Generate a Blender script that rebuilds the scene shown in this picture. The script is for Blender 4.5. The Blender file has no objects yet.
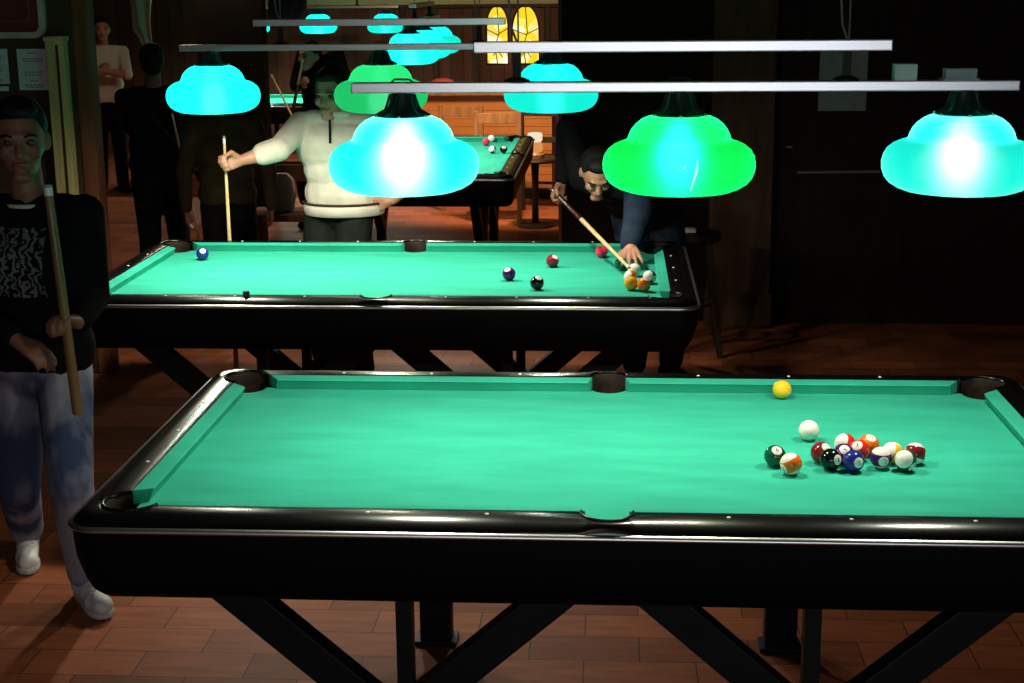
import bpy, bmesh, math, random
from mathutils import Vector as V, Matrix
random.seed(7)
sc = bpy.context.scene
COL = sc.collection
PI = math.pi
B = 0.78                       # height of the table beds above the floor

# ------------------------------------------------------------------ camera
F_PX, PITCH, YAW, ROLL = 1496.15, 0.23784, 0.06808, -0.009265
CAM = V((0.00656, -3.91268, B + 1.24866))
_fw = V((-math.sin(YAW)*math.cos(PITCH), math.cos(YAW)*math.cos(PITCH), -math.sin(PITCH)))
_r0 = V((math.cos(YAW), math.sin(YAW), 0)); _u0 = _r0.cross(_fw)
_r = math.cos(ROLL)*_r0 + math.sin(ROLL)*_u0
_u = -math.sin(ROLL)*_r0 + math.cos(ROLL)*_u0
cd = bpy.data.cameras.new('camera'); cam = bpy.data.objects.new('camera', cd); COL.objects.link(cam)
cd.sensor_width = 36; cd.lens = F_PX/1024*36; cd.clip_end = 200
cam.matrix_world = Matrix(((_r.x, _u.x, -_fw.x, CAM.x), (_r.y, _u.y, -_fw.y, CAM.y), (_r.z, _u.z, -_fw.z, CAM.z), (0, 0, 0, 1)))
sc.camera = cam

def ray(u, v):
    return _fw + (u-512)/F_PX*_r - (v-341.5)/F_PX*_u
def at(u, v, y):               # the point of the depth plane y seen at u, v of the photograph
    d = ray(u, v); return CAM + d*((y-CAM.y)/d.y)
def atz(u, v, z):              # the point of the level z seen at u, v
    d = ray(u, v); return CAM + d*((z-CAM.z)/d.z)

# ------------------------------------------------------------------ materials
def mat(name, col=(.5, .5, .5), rough=.5, metal=0, spec=.5, coat=0, build=None):
    m = bpy.data.materials.new(name); m.use_nodes = True
    nt = m.node_tree; b = nt.nodes['Principled BSDF']
    b.inputs['Base Color'].default_value = (*col, 1); b.inputs['Roughness'].default_value = rough
    b.inputs['Metallic'].default_value = metal; b.inputs['Specular IOR Level'].default_value = spec
    b.inputs['Coat Weight'].default_value = coat
    if build: build(nt, b)
    return m
def nn(nt, kind, **kw):
    n = nt.nodes.new(kind)
    for k, v in kw.items():
        if k in n.inputs: n.inputs[k].default_value = v
        else: setattr(n, k, v)
    return n
def ramp(nt, fac, stops):
    r = nt.nodes.new('ShaderNodeValToRGB'); e = r.color_ramp.elements
    while len(e) < len(stops): e.new(.5)
    for i, (p, c) in enumerate(stops): e[i].position = p; e[i].color = (*c, 1)
    nt.links.new(fac, r.inputs['Fac']); return r.outputs['Color']
def noisy(c1, c2, scale, detail=4, stretch=(1, 1, 1), bump=0, bscale=None, lo=.35, hi=.65):
    def f(nt, b):
        tc = nn(nt, 'ShaderNodeTexCoord'); mp = nn(nt, 'ShaderNodeMapping'); mp.inputs['Scale'].default_value = stretch
        nt.links.new(tc.outputs['Object'], mp.inputs['Vector'])
        n = nn(nt, 'ShaderNodeTexNoise', Scale=scale, Detail=detail); nt.links.new(mp.outputs[0], n.inputs['Vector'])
        nt.links.new(ramp(nt, n.outputs['Fac'], [(lo, c1), (hi, c2)]), b.inputs['Base Color'])
        if bump:
            n2 = nn(nt, 'ShaderNodeTexNoise', Scale=bscale or scale*4, Detail=3); nt.links.new(mp.outputs[0], n2.inputs['Vector'])
            bp = nn(nt, 'ShaderNodeBump', Strength=bump, Distance=.004); nt.links.new(n2.outputs['Fac'], bp.inputs['Height'])
            nt.links.new(bp.outputs[0], b.inputs['Normal'])
    return f
def planks(c1, c2, width=.14, axis='X', bump=.4):
    def f(nt, b):
        tc = nn(nt, 'ShaderNodeTexCoord'); sp = nn(nt, 'ShaderNodeSeparateXYZ'); nt.links.new(tc.outputs['Object'], sp.inputs[0])
        d = nn(nt, 'ShaderNodeMath', operation='DIVIDE'); d.inputs[1].default_value = width; nt.links.new(sp.outputs[axis], d.inputs[0])
        fl = nn(nt, 'ShaderNodeMath', operation='FLOOR'); nt.links.new(d.outputs[0], fl.inputs[0])
        fr = nn(nt, 'ShaderNodeMath', operation='FRACT'); nt.links.new(d.outputs[0], fr.inputs[0])
        wn = nn(nt, 'ShaderNodeTexWhiteNoise', noise_dimensions='1D'); nt.links.new(fl.outputs[0], wn.inputs['W'])
        mp = nn(nt, 'ShaderNodeMapping'); mp.inputs['Scale'].default_value = (14, 14, 1.2) if axis != 'Z' else (1.2, 1.2, 14)
        nt.links.new(tc.outputs['Object'], mp.inputs['Vector'])
        n = nn(nt, 'ShaderNodeTexNoise', Scale=1.5, Detail=5); nt.links.new(mp.outputs[0], n.inputs['Vector'])
        mx = nn(nt, 'ShaderNodeMath', operation='MULTIPLY_ADD'); mx.inputs[1].default_value = .5
        nt.links.new(wn.outputs['Value'], mx.inputs[0]); 
        h = nn(nt, 'ShaderNodeMath', operation='MULTIPLY'); h.inputs[1].default_value = .5; nt.links.new(n.outputs['Fac'], h.inputs[0])
        nt.links.new(h.outputs[0], mx.inputs[2])
        col = ramp(nt, mx.outputs[0], [(.2, c1), (.8, c2)])
        gp = nn(nt, 'ShaderNodeMath', operation='GREATER_THAN'); gp.inputs[1].default_value = .05; nt.links.new(fr.outputs[0], gp.inputs[0])
        mm = nn(nt, 'ShaderNodeMix', data_type='RGBA'); nt.links.new(gp.outputs[0], mm.inputs['Factor'])
        mm.inputs[6].default_value = (c1[0]*.3, c1[1]*.3, c1[2]*.3, 1); nt.links.new(col, mm.inputs[7]); nt.links.new(mm.outputs[2], b.inputs['Base Color'])
        bp = nn(nt, 'ShaderNodeBump', Strength=bump, Distance=.006); nt.links.new(gp.outputs[0], bp.inputs['Height']); nt.links.new(bp.outputs[0], b.inputs['Normal'])
    return f

M = {}
M['felt'] = mat('green_felt', rough=.95, spec=.1, build=noisy((.028, .36, .255), (.036, .43, .31), 3.0, 6, (1, 4, 1), bump=.15, bscale=500))
M['lacquer'] = mat('black_lacquer', (.003, .003, .0035), .24, spec=.6)
M['apron'] = mat('black_laminate', (.0022, .0025, .003), .5, spec=.12)
M['legpaint'] = mat('black_leg_paint', rough=.5, spec=.25, build=noisy((.004, .005, .006), (.007, .008, .010), 6))
M['chrome'] = mat('satin_chrome_strip', (.85, .85, .87), .33, metal=1)
M['leather'] = mat('pocket_leather', rough=.7, spec=.2, build=noisy((.012, .008, .006), (.03, .018, .012), 30, bump=.3))
M['pearl'] = mat('pearl_sight', (.8, .78, .72), .3)
M['alu'] = mat('brushed_aluminium', rough=.34, metal=1, build=noisy((.78, .79, .84), (.88, .89, .93), 6, 4, (1, 60, 60)))
M['capmetal'] = mat('dark_green_cap', (.012, .035, .028), .35, metal=.2)
M['box'] = mat('grey_plastic_box', rough=.5, build=noisy((.42, .47, .46), (.52, .57, .55), 8))
M['rod'] = mat('black_rod', (.006, .007, .007), .5, spec=.2)
M['wire'] = mat('grey_cord', (.16, .17, .16), .5)
M['skin'] = mat('skin', rough=.5, build=noisy((.40, .19, .125), (.48, .24, .16), 9))
M['skin_dark'] = mat('tanned_skin', rough=.5, build=noisy((.20, .09, .058), (.25, .115, .075), 9))
M['hair'] = mat('black_hair', rough=.6, spec=.2, build=noisy((.004, .003, .003), (.010, .007, .006), 60, stretch=(3, 3, .6), bump=.5, bscale=120))
M['hair_brown'] = mat('brown_hair', rough=.6, spec=.2, build=noisy((.012, .007, .004), (.022, .013, .008), 60, stretch=(3, 3, .6), bump=.5, bscale=120))
M['eye'] = mat('eye', (.035, .028, .024), .3)
M['lip'] = mat('lips', (.26, .09, .07), .5)
M['sweater'] = mat('oatmeal_knit', rough=.95, spec=.1, build=noisy((.56, .52, .45), (.68, .63, .55), 12, 4, bump=.5, bscale=160))
M['black_cloth'] = mat('black_cloth', rough=.95, spec=.05, build=noisy((.006, .006, .007), (.011, .011, .012), 8, bump=.3, bscale=40))
M['navy_cloth'] = mat('navy_cloth', rough=.9, spec=.05, build=noisy((.012, .022, .042), (.024, .038, .062), 10, bump=.4, bscale=50))
M['dark_green_cloth'] = mat('dark_charcoal_cloth', rough=.95, spec=.05, build=noisy((.009, .013, .011), (.016, .02, .018), 10, bump=.3, bscale=50))
M['olive_cloth'] = mat('dark_olive_brown_cloth', rough=.95, spec=.05, build=noisy((.035, .024, .012), (.055, .038, .02), 10, bump=.4, bscale=40))
M['jeans'] = mat('faded_denim', rough=.9, spec=.1, build=noisy((.045, .065, .14), (.50, .50, .58), 4.5, 5, (1, 1, .6), bump=.6, bscale=30, lo=.40, hi=.72))
M['white_cloth'] = mat('white_cotton', rough=.9, spec=.1, build=noisy((.62, .57, .50), (.75, .70, .62), 7, bump=.6, bscale=20))
M['sneaker'] = mat('white_sneaker', rough=.6, build=noisy((.66, .67, .68), (.78, .79, .80), 14))
M['sole'] = mat('sneaker_sole', (.55, .55, .53), .7)
M['cue_wood'] = mat('maple_cue', rough=.3, spec=.4, build=noisy((.62, .42, .20), (.74, .52, .28), 8, 4, (20, 20, 1)))
M['cue_butt'] = mat('dark_red_cue_butt', (.06, .012, .010), .25)
M['cue_tip'] = mat('pale_blue_cue_tip', (.25, .36, .40), .8)
M['butt_brown'] = mat('brown_cue_butt', rough=.35, build=noisy((.17, .10, .045), (.24, .145, .065), 8, 4, (20, 20, 1)))
M['steel'] = mat('steel', (.6, .6, .6), .3, metal=1)
M['wood_dark'] = mat('dark_stained_wood', rough=.55, spec=.25, build=noisy((.022, .011, .007), (.045, .022, .013), 3, 6, (8, 8, 1)))
M['wood_orange'] = mat('orange_varnished_wood', rough=.4, spec=.3, build=planks((.42, .15, .035), (.62, .25, .07), .075, 'Z', .6))
M['wood_chair'] = mat('brown_chair_wood', rough=.45, build=noisy((.24, .10, .03), (.38, .17, .055), 4, 5, (10, 10, 1)))
M['wood_chair_dark'] = mat('dark_chair_wood', rough=.5, build=noisy((.02, .011, .006), (.04, .022, .012), 4, 5, (10, 10, 1)))
M['post_wood'] = mat('raw_pine_post', rough=.8, spec=.1, build=noisy((.42, .32, .14), (.55, .44, .22), 3, 6, (14, 14, 1)))
M['paper'] = mat('white_paper', (.55, .64, .66), .8)
M['ink'] = mat('grey_print', (.13, .16, .18), .8)
M['frame_white'] = mat('worn_white_frame', rough=.6, build=noisy((.40, .38, .33), (.5, .47, .41), 10))
M['red_panel'] = mat('dark_red_panel', rough=.5, build=noisy((.10, .012, .014), (.14, .018, .02), 6))
M['gloss_ball'] = None

def shade_mat(name, tr, fwd, rough=.62, ior=1.22):
    m = bpy.data.materials.new(name); m.use_nodes = True; nt = m.node_tree; nt.nodes.clear()
    out = nn(nt, 'ShaderNodeOutputMaterial')
    t = nn(nt, 'ShaderNodeBsdfTranslucent', Color=(*tr, 1))
    r = nn(nt, 'ShaderNodeBsdfRefraction', Color=(*fwd, 1), Roughness=rough, IOR=ior)
    a = nn(nt, 'ShaderNodeAddShader'); nt.links.new(t.outputs[0], a.inputs[0]); nt.links.new(r.outputs[0], a.inputs[1])
    d = nn(nt, 'ShaderNodeBsdfDiffuse', Color=(tr[0]*1.5, min(1, tr[1]*2.5), min(1, tr[2]*2.5), 1))
    a2 = nn(nt, 'ShaderNodeAddShader'); nt.links.new(a.outputs[0], a2.inputs[0]); nt.links.new(d.outputs[0], a2.inputs[1])
    nt.links.new(a2.outputs[0], out.inputs['Surface'])
    return m
M['shade_cyan'] = shade_mat('turquoise_acrylic', (.0004, .054, .054), (.0058, .010, .010), .80, 1.3)
M['shade_cyan_dense'] = shade_mat('dense_turquoise_acrylic', (.0004, .045, .045), (.0001, .001, .001))
M['shade_green'] = shade_mat('green_acrylic', (.0004, .060, .0085), (.0002, .010, .011), .8, 1.3)
M['shade_green_dense'] = shade_mat('dense_green_acrylic', (.0006, .023, .0075), (.0001, .0005, .0004))


def emis(name, fn):
    m = bpy.data.materials.new(name); m.use_nodes = True; nt = m.node_tree; nt.nodes.clear()
    out = nn(nt, 'ShaderNodeOutputMaterial'); e = nn(nt, 'ShaderNodeEmission'); nt.links.new(e.outputs[0], out.inputs['Surface']); fn(nt, e); return m

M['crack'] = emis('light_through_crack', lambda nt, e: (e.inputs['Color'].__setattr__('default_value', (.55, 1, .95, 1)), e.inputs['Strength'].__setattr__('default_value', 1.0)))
# ------------------------------------------------------------------ mesh helpers
class MB:
    def __init__(s): s.bm = bmesh.new()
    def box(s, c, size, rot=None, bevel=0):
        bm = bmesh.new(); bmesh.ops.create_cube(bm, size=1)
        for v in bm.verts: v.co = V((v.co.x*size[0], v.co.y*size[1], v.co.z*size[2]))
        if bevel: bmesh.ops.bevel(bm, geom=list(bm.edges), offset=bevel, segments=2, affect='EDGES', profile=.7)
        mx = Matrix.Translation(V(c)) @ (rot.to_4x4() if rot else Matrix())
        bmesh.ops.transform(bm, matrix=mx, verts=bm.verts); s.merge(bm); return s
    def merge(s, bm):
        mp = {v: s.bm.verts.new(v.co) for v in bm.verts}
        for f in bm.faces:
            try: s.bm.faces.new([mp[v] for v in f.verts])
            except ValueError: pass
        bm.free()
    def ring_loft(s, rings, closed=True, cap=(False, False)):
        R = [[s.bm.verts.new(V(p)) for p in r] for r in rings]
        n = len(R[0])
        for a, b in zip(R, R[1:]):
            for i in range(n if closed else n-1):
                s.bm.faces.new((a[i], a[(i+1) % n], b[(i+1) % n], b[i]))
        if cap[0]: s.bm.faces.new(R[0][::-1])
        if cap[1]: s.bm.faces.new(R[-1])
        return s
    def tube(s, pts, rad, n=12, cap=True):
        pts = [V(p) for p in pts]
        if not hasattr(rad, '__len__'): rad = [rad]*len(pts)
        rings = []; up = None
        for i, p in enumerate(pts):
            d = (pts[min(i+1, len(pts)-1)]-pts[max(i-1, 0)]).normalized()
            if up is None: up = V((0, 0, 1)) if abs(d.z) < .9 else V((1, 0, 0))
            a = d.cross(up).normalized(); b = a.cross(d).normalized(); up = b
            rings.append([p+(a*math.cos(2*PI*k/n)+b*math.sin(2*PI*k/n))*rad[i] for k in range(n)])
        return s.ring_loft(rings, True, (cap, cap))
    def lathe(s, prof, c=(0, 0, 0), n=48, cap=(False, False)):
        c = V(c)
        return s.ring_loft([[c+V((r*math.cos(2*PI*k/n), r*math.sin(2*PI*k/n), z)) for k in range(n)] for r, z in prof], True, cap)
    def beam(s, p, q, w, d, up=(0, 1, 0), bevel=.004):
        p, q = V(p), V(q); z = (q-p).normalized(); y = V(up); y = (y-z*y.dot(z)).normalized(); x = y.cross(z)
        return s.box((p+q)/2, (w, d, (q-p).length), Matrix((x, y, z)).transposed(), bevel)
    def sphere(s, c, r, seg=24, rings=16, sc_=(1, 1, 1), rot=None):
        bm = bmesh.new(); bmesh.ops.create_uvsphere(bm, u_segments=seg, v_segments=rings, radius=r)
        for v in bm.verts: v.co = V((v.co.x*sc_[0], v.co.y*sc_[1], v.co.z*sc_[2]))
        if rot: bmesh.ops.transform(bm, matrix=rot.to_4x4(), verts=bm.verts)
        bmesh.ops.translate(bm, vec=V(c), verts=bm.verts); s.merge(bm); return s
    def prism(s, poly, z0, z1):
        a = [s.bm.verts.new(V((x, y, z0))) for x, y in poly]; b = [s.bm.verts.new(V((x, y, z1))) for x, y in poly]
        n = len(poly)
        for i in range(n): s.bm.faces.new((a[i], a[(i+1) % n], b[(i+1) % n], b[i]))
        s.bm.faces.new(a[::-1]); s.bm.faces.new(b); return s
    def build(s, name, m, parent=None, smooth=None, loc=None):
        bmesh.ops.recalc_face_normals(s.bm, faces=s.bm.faces)
        me = bpy.data.meshes.new(name); s.bm.to_mesh(me); s.bm.free()
        if smooth:
            for p in me.polygons: p.use_smooth = True
        if smooth and smooth < 3:
            me.set_sharp_from_angle(angle=smooth)
        me.materials.append(m)
        o = bpy.data.objects.new(name, me); COL.objects.link(o)
        if parent: o.parent = parent
        if loc: o.location = loc
        return o
SM = math.radians(40)
def thing(name, label, cat, loc=(0, 0, 0), rz=0, group=None):
    o = bpy.data.objects.new(name, None); COL.objects.link(o); o.location = loc; o.rotation_euler = (0, 0, rz)
    o.empty_display_size = .1; o['label'] = label; o['category'] = cat
    if group: o['group'] = group
    return o
def tag(o, label, cat, group=None):
    o['label'] = label; o['category'] = cat
    if group: o['group'] = group
    return o
def struct(o, label=None, cat=None):
    o['kind'] = 'structure'
    if label: o['label'] = label
    if cat: o['category'] = cat
    return o
def copy_tree(o, parent=None):
    c = o.copy(); COL.objects.link(c)
    if parent: c.parent = parent
    for ch in list(o.children): copy_tree(ch, c)
    return c
def light(name, loc, power, col, rad=.05, parent=None):
    l = bpy.data.lights.new(name, 'POINT'); l.energy = power; l.color = col; l.shadow_soft_size = rad
    o = bpy.data.objects.new(name, l); COL.objects.link(o); o.location = loc
    if parent: o.parent = parent
    return o

# ------------------------------------------------------------------ the room
def floor_nodes(nt, b):
    tc = nn(nt, 'ShaderNodeTexCoord'); mp = nn(nt, 'ShaderNodeMapping'); mp.inputs['Location'].default_value = (.07, .03, 0)
    nt.links.new(tc.outputs['Object'], mp.inputs['Vector'])
    br = nn(nt, 'ShaderNodeTexBrick'); br.offset = .5
    for k, v in (('Scale', 1), ('Mortar Size', .002), ('Mortar Smooth', .2), ('Bias', 0), ('Brick Width', .34), ('Row Height', .17)): br.inputs[k].default_value = v
    br.inputs['Color1'].default_value = (.52, .155, .065, 1); br.inputs['Color2'].default_value = (.28, .08, .035, 1); br.inputs['Mortar'].default_value = (.05, .02, .012, 1)
    nt.links.new(mp.outputs[0], br.inputs['Vector'])
    n = nn(nt, 'ShaderNodeTexNoise', Scale=5, Detail=6); m2 = nn(nt, 'ShaderNodeMapping'); m2.inputs['Scale'].default_value = (1, 6, 1)
    nt.links.new(tc.outputs['Object'], m2.inputs['Vector']); nt.links.new(m2.outputs[0], n.inputs['Vector'])
    mx = nn(nt, 'ShaderNodeMix', data_type='RGBA', blend_type='MULTIPLY'); mx.inputs['Factor'].default_value = .6
    nt.links.new(br.outputs['Color'], mx.inputs[6]); nt.links.new(ramp(nt, n.outputs['Fac'], [(.3, (.45, .45, .45)), (.7, (1, 1, 1))]), mx.inputs[7])
    nt.links.new(mx.outputs[2], b.inputs['Base Color'])
    bp = nn(nt, 'ShaderNodeBump', Strength=.25, Distance=.003); nt.links.new(br.outputs['Fac'], bp.inputs['Height']); bp.invert = True
    nt.links.new(bp.outputs[0], b.inputs['Normal'])
M['floor'] = mat('terracotta_plank_floor', rough=.55, spec=.15, build=floor_nodes)
M['wall_dark'] = mat('near_black_wall', rough=.8, spec=.1, build=noisy((.010, .007, .005), (.018, .011, .008), 2))
M['wall_planks'] = mat('brown_plank_wall', rough=.7, spec=.15, build=planks((.075, .036, .026), (.13, .06, .042), .16, 'X'))
M['wall_left'] = mat('dark_brown_wall', rough=.8, spec=.1, build=noisy((.045, .030, .018), (.065, .042, .026), 2.5))
M['pillar'] = mat('brown_pillar_wood', rough=.7, spec=.15, build=noisy((.07, .038, .022), (.11, .06, .034), 2, 6, (9, 9, 1)))
M['door'] = mat('dark_red_brown_door', rough=.6, spec=.15, build=noisy((.014, .006, .004), (.022, .009, .006), 2, 6, (9, 9, 1)))
M['red_wood'] = mat('red_brown_door_frame', rough=.6, spec=.2, build=noisy((.12, .042, .022), (.17, .06, .03), 2, 6, (12, 12, 1)))
M['cornice'] = mat('cream_beam_paint', (.42, .40, .24), .8)
M['ceiling'] = mat('dark_ceiling', (.03, .025, .02), .9)

X0, X1, Y0, Y1, ZC = -7.0, 4.6, -6.0, 14.0, 3.1
struct(MB().box(((X0+X1)/2, (Y0+Y1)/2, -.05), (X1-X0+.4, Y1-Y0+.4, .1)).build('floor', M['floor']))
struct(MB().box(((X0+X1)/2, (Y0+Y1)/2, ZC+.05), (X1-X0+.4, Y1-Y0+.4, .1)).build('ceiling', M['ceiling']))
struct(MB().box((X0-.1, (Y0+Y1)/2, ZC/2), (.2, Y1-Y0+.4, ZC)).build('wall_left', M['wall_left']))
struct(MB().box((X1+.1, (Y0+Y1)/2, ZC/2), (.2, Y1-Y0+.4, ZC)).build('wall_right', M['wall_dark']))
struct(MB().box(((X0+X1)/2, Y0-.1, ZC/2), (X1-X0, .2, ZC)).build('wall_front', M['wall_dark']))
struct(MB().box(((X0+X1)/2, Y1+.1, ZC/2), (X1-X0, .2, ZC)).build('wall_back', M['wall_planks']))
# partition on the right, with a door and a pillar
xr = at(561, 60, 5.0).x
struct(MB().box(((xr+X1)/2, 5.1, ZC/2), (X1-xr, .2, ZC)).build('wall_right_partition', M['wall_dark']))
t = at(560, 20, 4.98).x
struct(MB().box((t, 4.985, ZC/2), (.022, .03, ZC), bevel=.004).build('trim_1', M['red_wood']))
pl, pr = at(710, 200, 4.85).x, at(772, 200, 4.85).x
p = MB().box(((pl+pr)/2, 4.92, ZC/2), (pr-pl, .16, ZC), bevel=.01)
p.box(((pl+pr)/2, 4.915, .10), (pr-pl+.03, .17, .20), bevel=.008)
struct(p.build('wall_right_pillar', M['pillar']))
# door right of the pillar
dl, dr = pr+.04, at(1010, 200, 4.95).x+.30
door = MB().box(((dl+dr)/2, 4.975, 1.05), (dr-dl, .05, 2.1), bevel=.004)
for k in range(2):
    for z0, z1 in ((.15, .85), (1.05, 1.95)):
        xa = dl+.12+k*(dr-dl-.12)/2; xb = xa+(dr-dl)/2-.2
        door.box(((xa+xb)/2, 4.945, (z0+z1)/2), (xb-xa, .02, z1-z0), bevel=.006)
door = struct(door.build('door_1', M['door']), 'wide dark red brown panelled door right of the brown pillar', 'door')
zb = at(835, 172, 4.9).z
hb = MB().tube([at(797, 172.5, 4.885), at(880, 171.5, 4.885)], .010, 10)
for u in (800, 877): hb.tube([at(u, 172.5, 4.885), at(u, 172.5, 4.94)], .008, 8)
hb.build('push_bar', mat('dull_bar', (.16, .15, .14), .6), door, SM)
MB().box(at(789, 146.5, 4.91), (.035, .05, .014), bevel=.004).build('door_latch', M['wire'], door)
# notice on the door
nb = MB().box((at(819, 80, 4.93)+at(867, 80, 4.93))/2, ((at(867, 80, 4.93)-at(819, 80, 4.93)).x, .012, (at(840, 48, 4.93)-at(840, 110, 4.93)).z), bevel=.003).build('notice_board', mat('grey_green_board', rough=.8, build=noisy((.26, .33, .29), (.36, .42, .38), 12)))
tag(nb, 'plain grey rectangular board hung high on the dark door, behind the lamp rod', 'board')
# back wall trim
zt = at(400, 5, 13.9).z
struct(MB().box(((at(258, 5, 13.9).x+.25)/2, 13.96, zt+.30), (.25-at(258, 5, 13.9).x, .08, .6), bevel=.01).build('trim_2', M['cornice']))
struct(MB().box(((at(258, 5, 13.9).x+.25)/2, 13.94, zt-.02), (.25-at(258, 5, 13.9).x, .05, .035), bevel=.008).build('trim_3', M['wood_dark']))
for i, u in enumerate((404, 436, 476, 548)):
    struct(MB().box((at(u, 60, 13.95).x, 13.96, 1.0), (.07, .06, 2.0), bevel=.01).build('trim_%d' % (4+i), M['wood_dark']))

# leaded windows
def glass_nodes(seed):
    def fn(nt, e):
        tc = nn(nt, 'ShaderNodeTexCoord'); mp = nn(nt, 'ShaderNodeMapping'); mp.inputs['Location'].default_value = (seed, 0, seed*.7)
        nt.links.new(tc.outputs['Object'], mp.inputs['Vector'])
        vo = nn(nt, 'ShaderNodeTexVoronoi', Scale=9.0); nt.links.new(mp.outputs[0], vo.inputs['Vector'])
        sp = nn(nt, 'ShaderNodeSeparateColor'); nt.links.new(vo.outputs['Color'], sp.inputs[0])
        c = ramp(nt, sp.outputs[0], [(0, (.90, .62, .02)), (.45, (.95, .74, .05)), (.55, (1, .97, .80)), (.80, (1, .80, .12)), (.93, (.75, .28, .03))])
        nt.links.new(c, e.inputs['Color']); e.inputs['Strength'].default_value = 1.15
    return fn
def arch(x, z0, z1, w, n=14):
    zs = z1-w*.95; P = [(x-w/2, z0), (x+w/2, z0)]
    for k in range(n+1):
        t = k/n; P.append((x+w/2*math.cos(t*PI/2)**.9 if t < 1 else x, zs+(z1-zs)*math.sin(t*PI/2)))
    for k in range(n, -1, -1):
        t = k/n
        if t < 1: P.append((x-w/2*math.cos(t*PI/2)**.9, zs+(z1-zs)*math.sin(t*PI/2)))
    return P
for i, (u0, u1) in enumerate(((486.5, 508.5), (512, 539.5))):
    yg = 13.97
    x0, x1 = at(u0, 40, yg).x, at(u1, 40, yg).x
    za, zb_ = at(510, 64, yg).z, at(510, 5.5, yg).z
    poly = arch((x0+x1)/2, za, zb_, x1-x0)
    bm = MB()
    f1 = [bm.bm.verts.new(V((x, yg, z))) for x, z in poly]; f2 = [bm.bm.verts.new(V((x, yg+.02, z))) for x, z in poly]
    for k in range(len(poly)): bm.bm.faces.new((f1[k], f1[(k+1) % len(poly)], f2[(k+1) % len(poly)], f2[k]))
    bm.bm.faces.new(f1); bm.bm.faces.new(f2[::-1])
    w = struct(bm.build('window_%d' % (i+1), emis('stained_glass_%d' % i, glass_nodes(1.3+2.1*i))), 'backlit yellow arched window on the far wall, %s of the pair' % ('left' if i == 0 else 'right'), 'window')
    MB().tube([(x, yg-.012, z) for x, z in poly]+[(poly[0][0], yg-.012, poly[0][1])], .012, 8).build('window_frame', M['wood_dark'], w)
    ld = MB(); xm = (x0+x1)/2
    for q in ([(xm, za), (xm-.03, za+.2), (xm+.02, za+.36), (xm, zb_-.02)], [(x0, za+.22), (xm, za+.26), (x1, za+.20)], [(x0+.01, za+.40), (xm, za+.34), (x1-.01, za+.41)], [(xm-.05, za+.1), (xm, za+.16), (xm+.06, za+.08)]):
        ld.tube([(a, yg-.012, b) for a, b in q], .006, 6)
    ld.build('lead_came', M['rod'], w)

# partitions on the left
px = at(75, 100, 3.6).x
struct(MB().box(((X0+px)/2, 3.75, ZC/2), (px-X0, .2, ZC)).build('wall_left_partition', M['wall_left']))
fr = MB().box(((px+at(91, 100, 3.62).x)/2, 3.70, ZC/2), (at(91, 100, 3.62).x-px, .12, ZC), bevel=.01)
struct(fr.build('trim_8', M['red_wood']))
a, b_ = at(196, 40, 9.0).x, at(262, 40, 9.0).x
struct(MB().box(((a+b_)/2, 9.1, ZC/2), (b_-a, .2, ZC)).build('wall_left_column', M['wall_dark']))

# notices, framed panel, pine post on the left partition
YP = 3.6475
def flat(u0, v0, u1, v1, y, th=.004):
    a, b = at(u0, v0, y), at(u1, v1, y); return ((a.x+b.x)/2, y, (a.z+b.z)/2), (abs(b.x-a.x), th, abs(a.z-b.z))
for (u0, v0, u1, v1, lab) in ((16.5, 49, 51, 90, 'white printed notice sheet with lines of text pinned beside the pine post'), (-24, 49, 10, 84, 'white sheet cut by the left picture edge, beside the printed notice')):
    c, s = flat(u0, v0, u1, v1, YP)
    t = thing('paper_notice', lab, 'notice', c, group='paper notices on the wall')
    MB().box((0, 0, 0), s).build('sheet', M['paper'], t)
    for k, (zz, ww) in enumerate(((.40, .35), (.26, .7), (.20, .62), (-.06, .66), (-.13, .6), (-.27, .28), (-.38, .62), (-.43, .5))):
        n = max(2, int(ww*9)); xs = -ww/2*s[0]; tx = MB()
        tx.box((0, -.0025, zz*s[2]), (ww*s[0], .0006, s[2]*.006))
        for j in range(n): tx.box((xs+(j+.42)/n*ww*s[0], -.003, zz*s[2]), (ww*s[0]/n*.72, .001, s[2]*.026))
        tx.build('text_line', M['ink'], t)
c, s = flat(-30, 86.5, 9, 91, YP)
tag(MB().box(c, s, bevel=.001).build('paper_strip', M['paper']), 'small white paper strip under the sheet at the left picture edge', 'notice')
c, s = flat(-45, -40, 47, 38, YP-.01, .03)
t = thing('framed_panel', 'dark red panel in a worn white rounded frame high on the left wall', 'sign', c)
def rrect(w, h, r, n=8):
    P = []
    for cx, cy, a0 in ((w/2-r, h/2-r, 0), (-w/2+r, h/2-r, 90), (-w/2+r, -h/2+r, 180), (w/2-r, -h/2+r, 270)):
        for k in range(n+1):
            q = math.radians(a0+90*k/n); P.append((cx+r*math.cos(q), cy+r*math.sin(q)))
    return P
def frame_ring(o, i, y0, y1):
    mb = MB(); mb.ring_loft([[(x, y1, z) for x, z in o], [(x, y0, z) for x, z in o], [(x, y0, z) for x, z in i], [(x, y1, z) for x, z in i]]); return mb
frame_ring(rrect(s[0], s[2], .06), rrect(s[0]-.06, s[2]-.06, .035), -.02, .012).build('frame', M['frame_white'], t, SM)
mb = MB(); mb.ring_loft([[(x, .012, z) for x, z in rrect(s[0]-.055, s[2]-.055, .035)], [(x, 0, z) for x, z in rrect(s[0]-.055, s[2]-.055, .035)]], cap=(True, True)); mb.build('panel', M['red_panel'], t)
frame_ring(rrect(s[0]-.16, s[2]-.16, .03), rrect(s[0]-.175, s[2]-.175, .025), -.006, .002).build('border_line', mat('faded_pink_line', (.16, .05, .05), .6), t)
a, b = at(58, 41, YP-.05), at(68, 345, YP-.05)
w = (at(75, 150, YP-.05)-at(54, 150, YP-.05)).x
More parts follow.
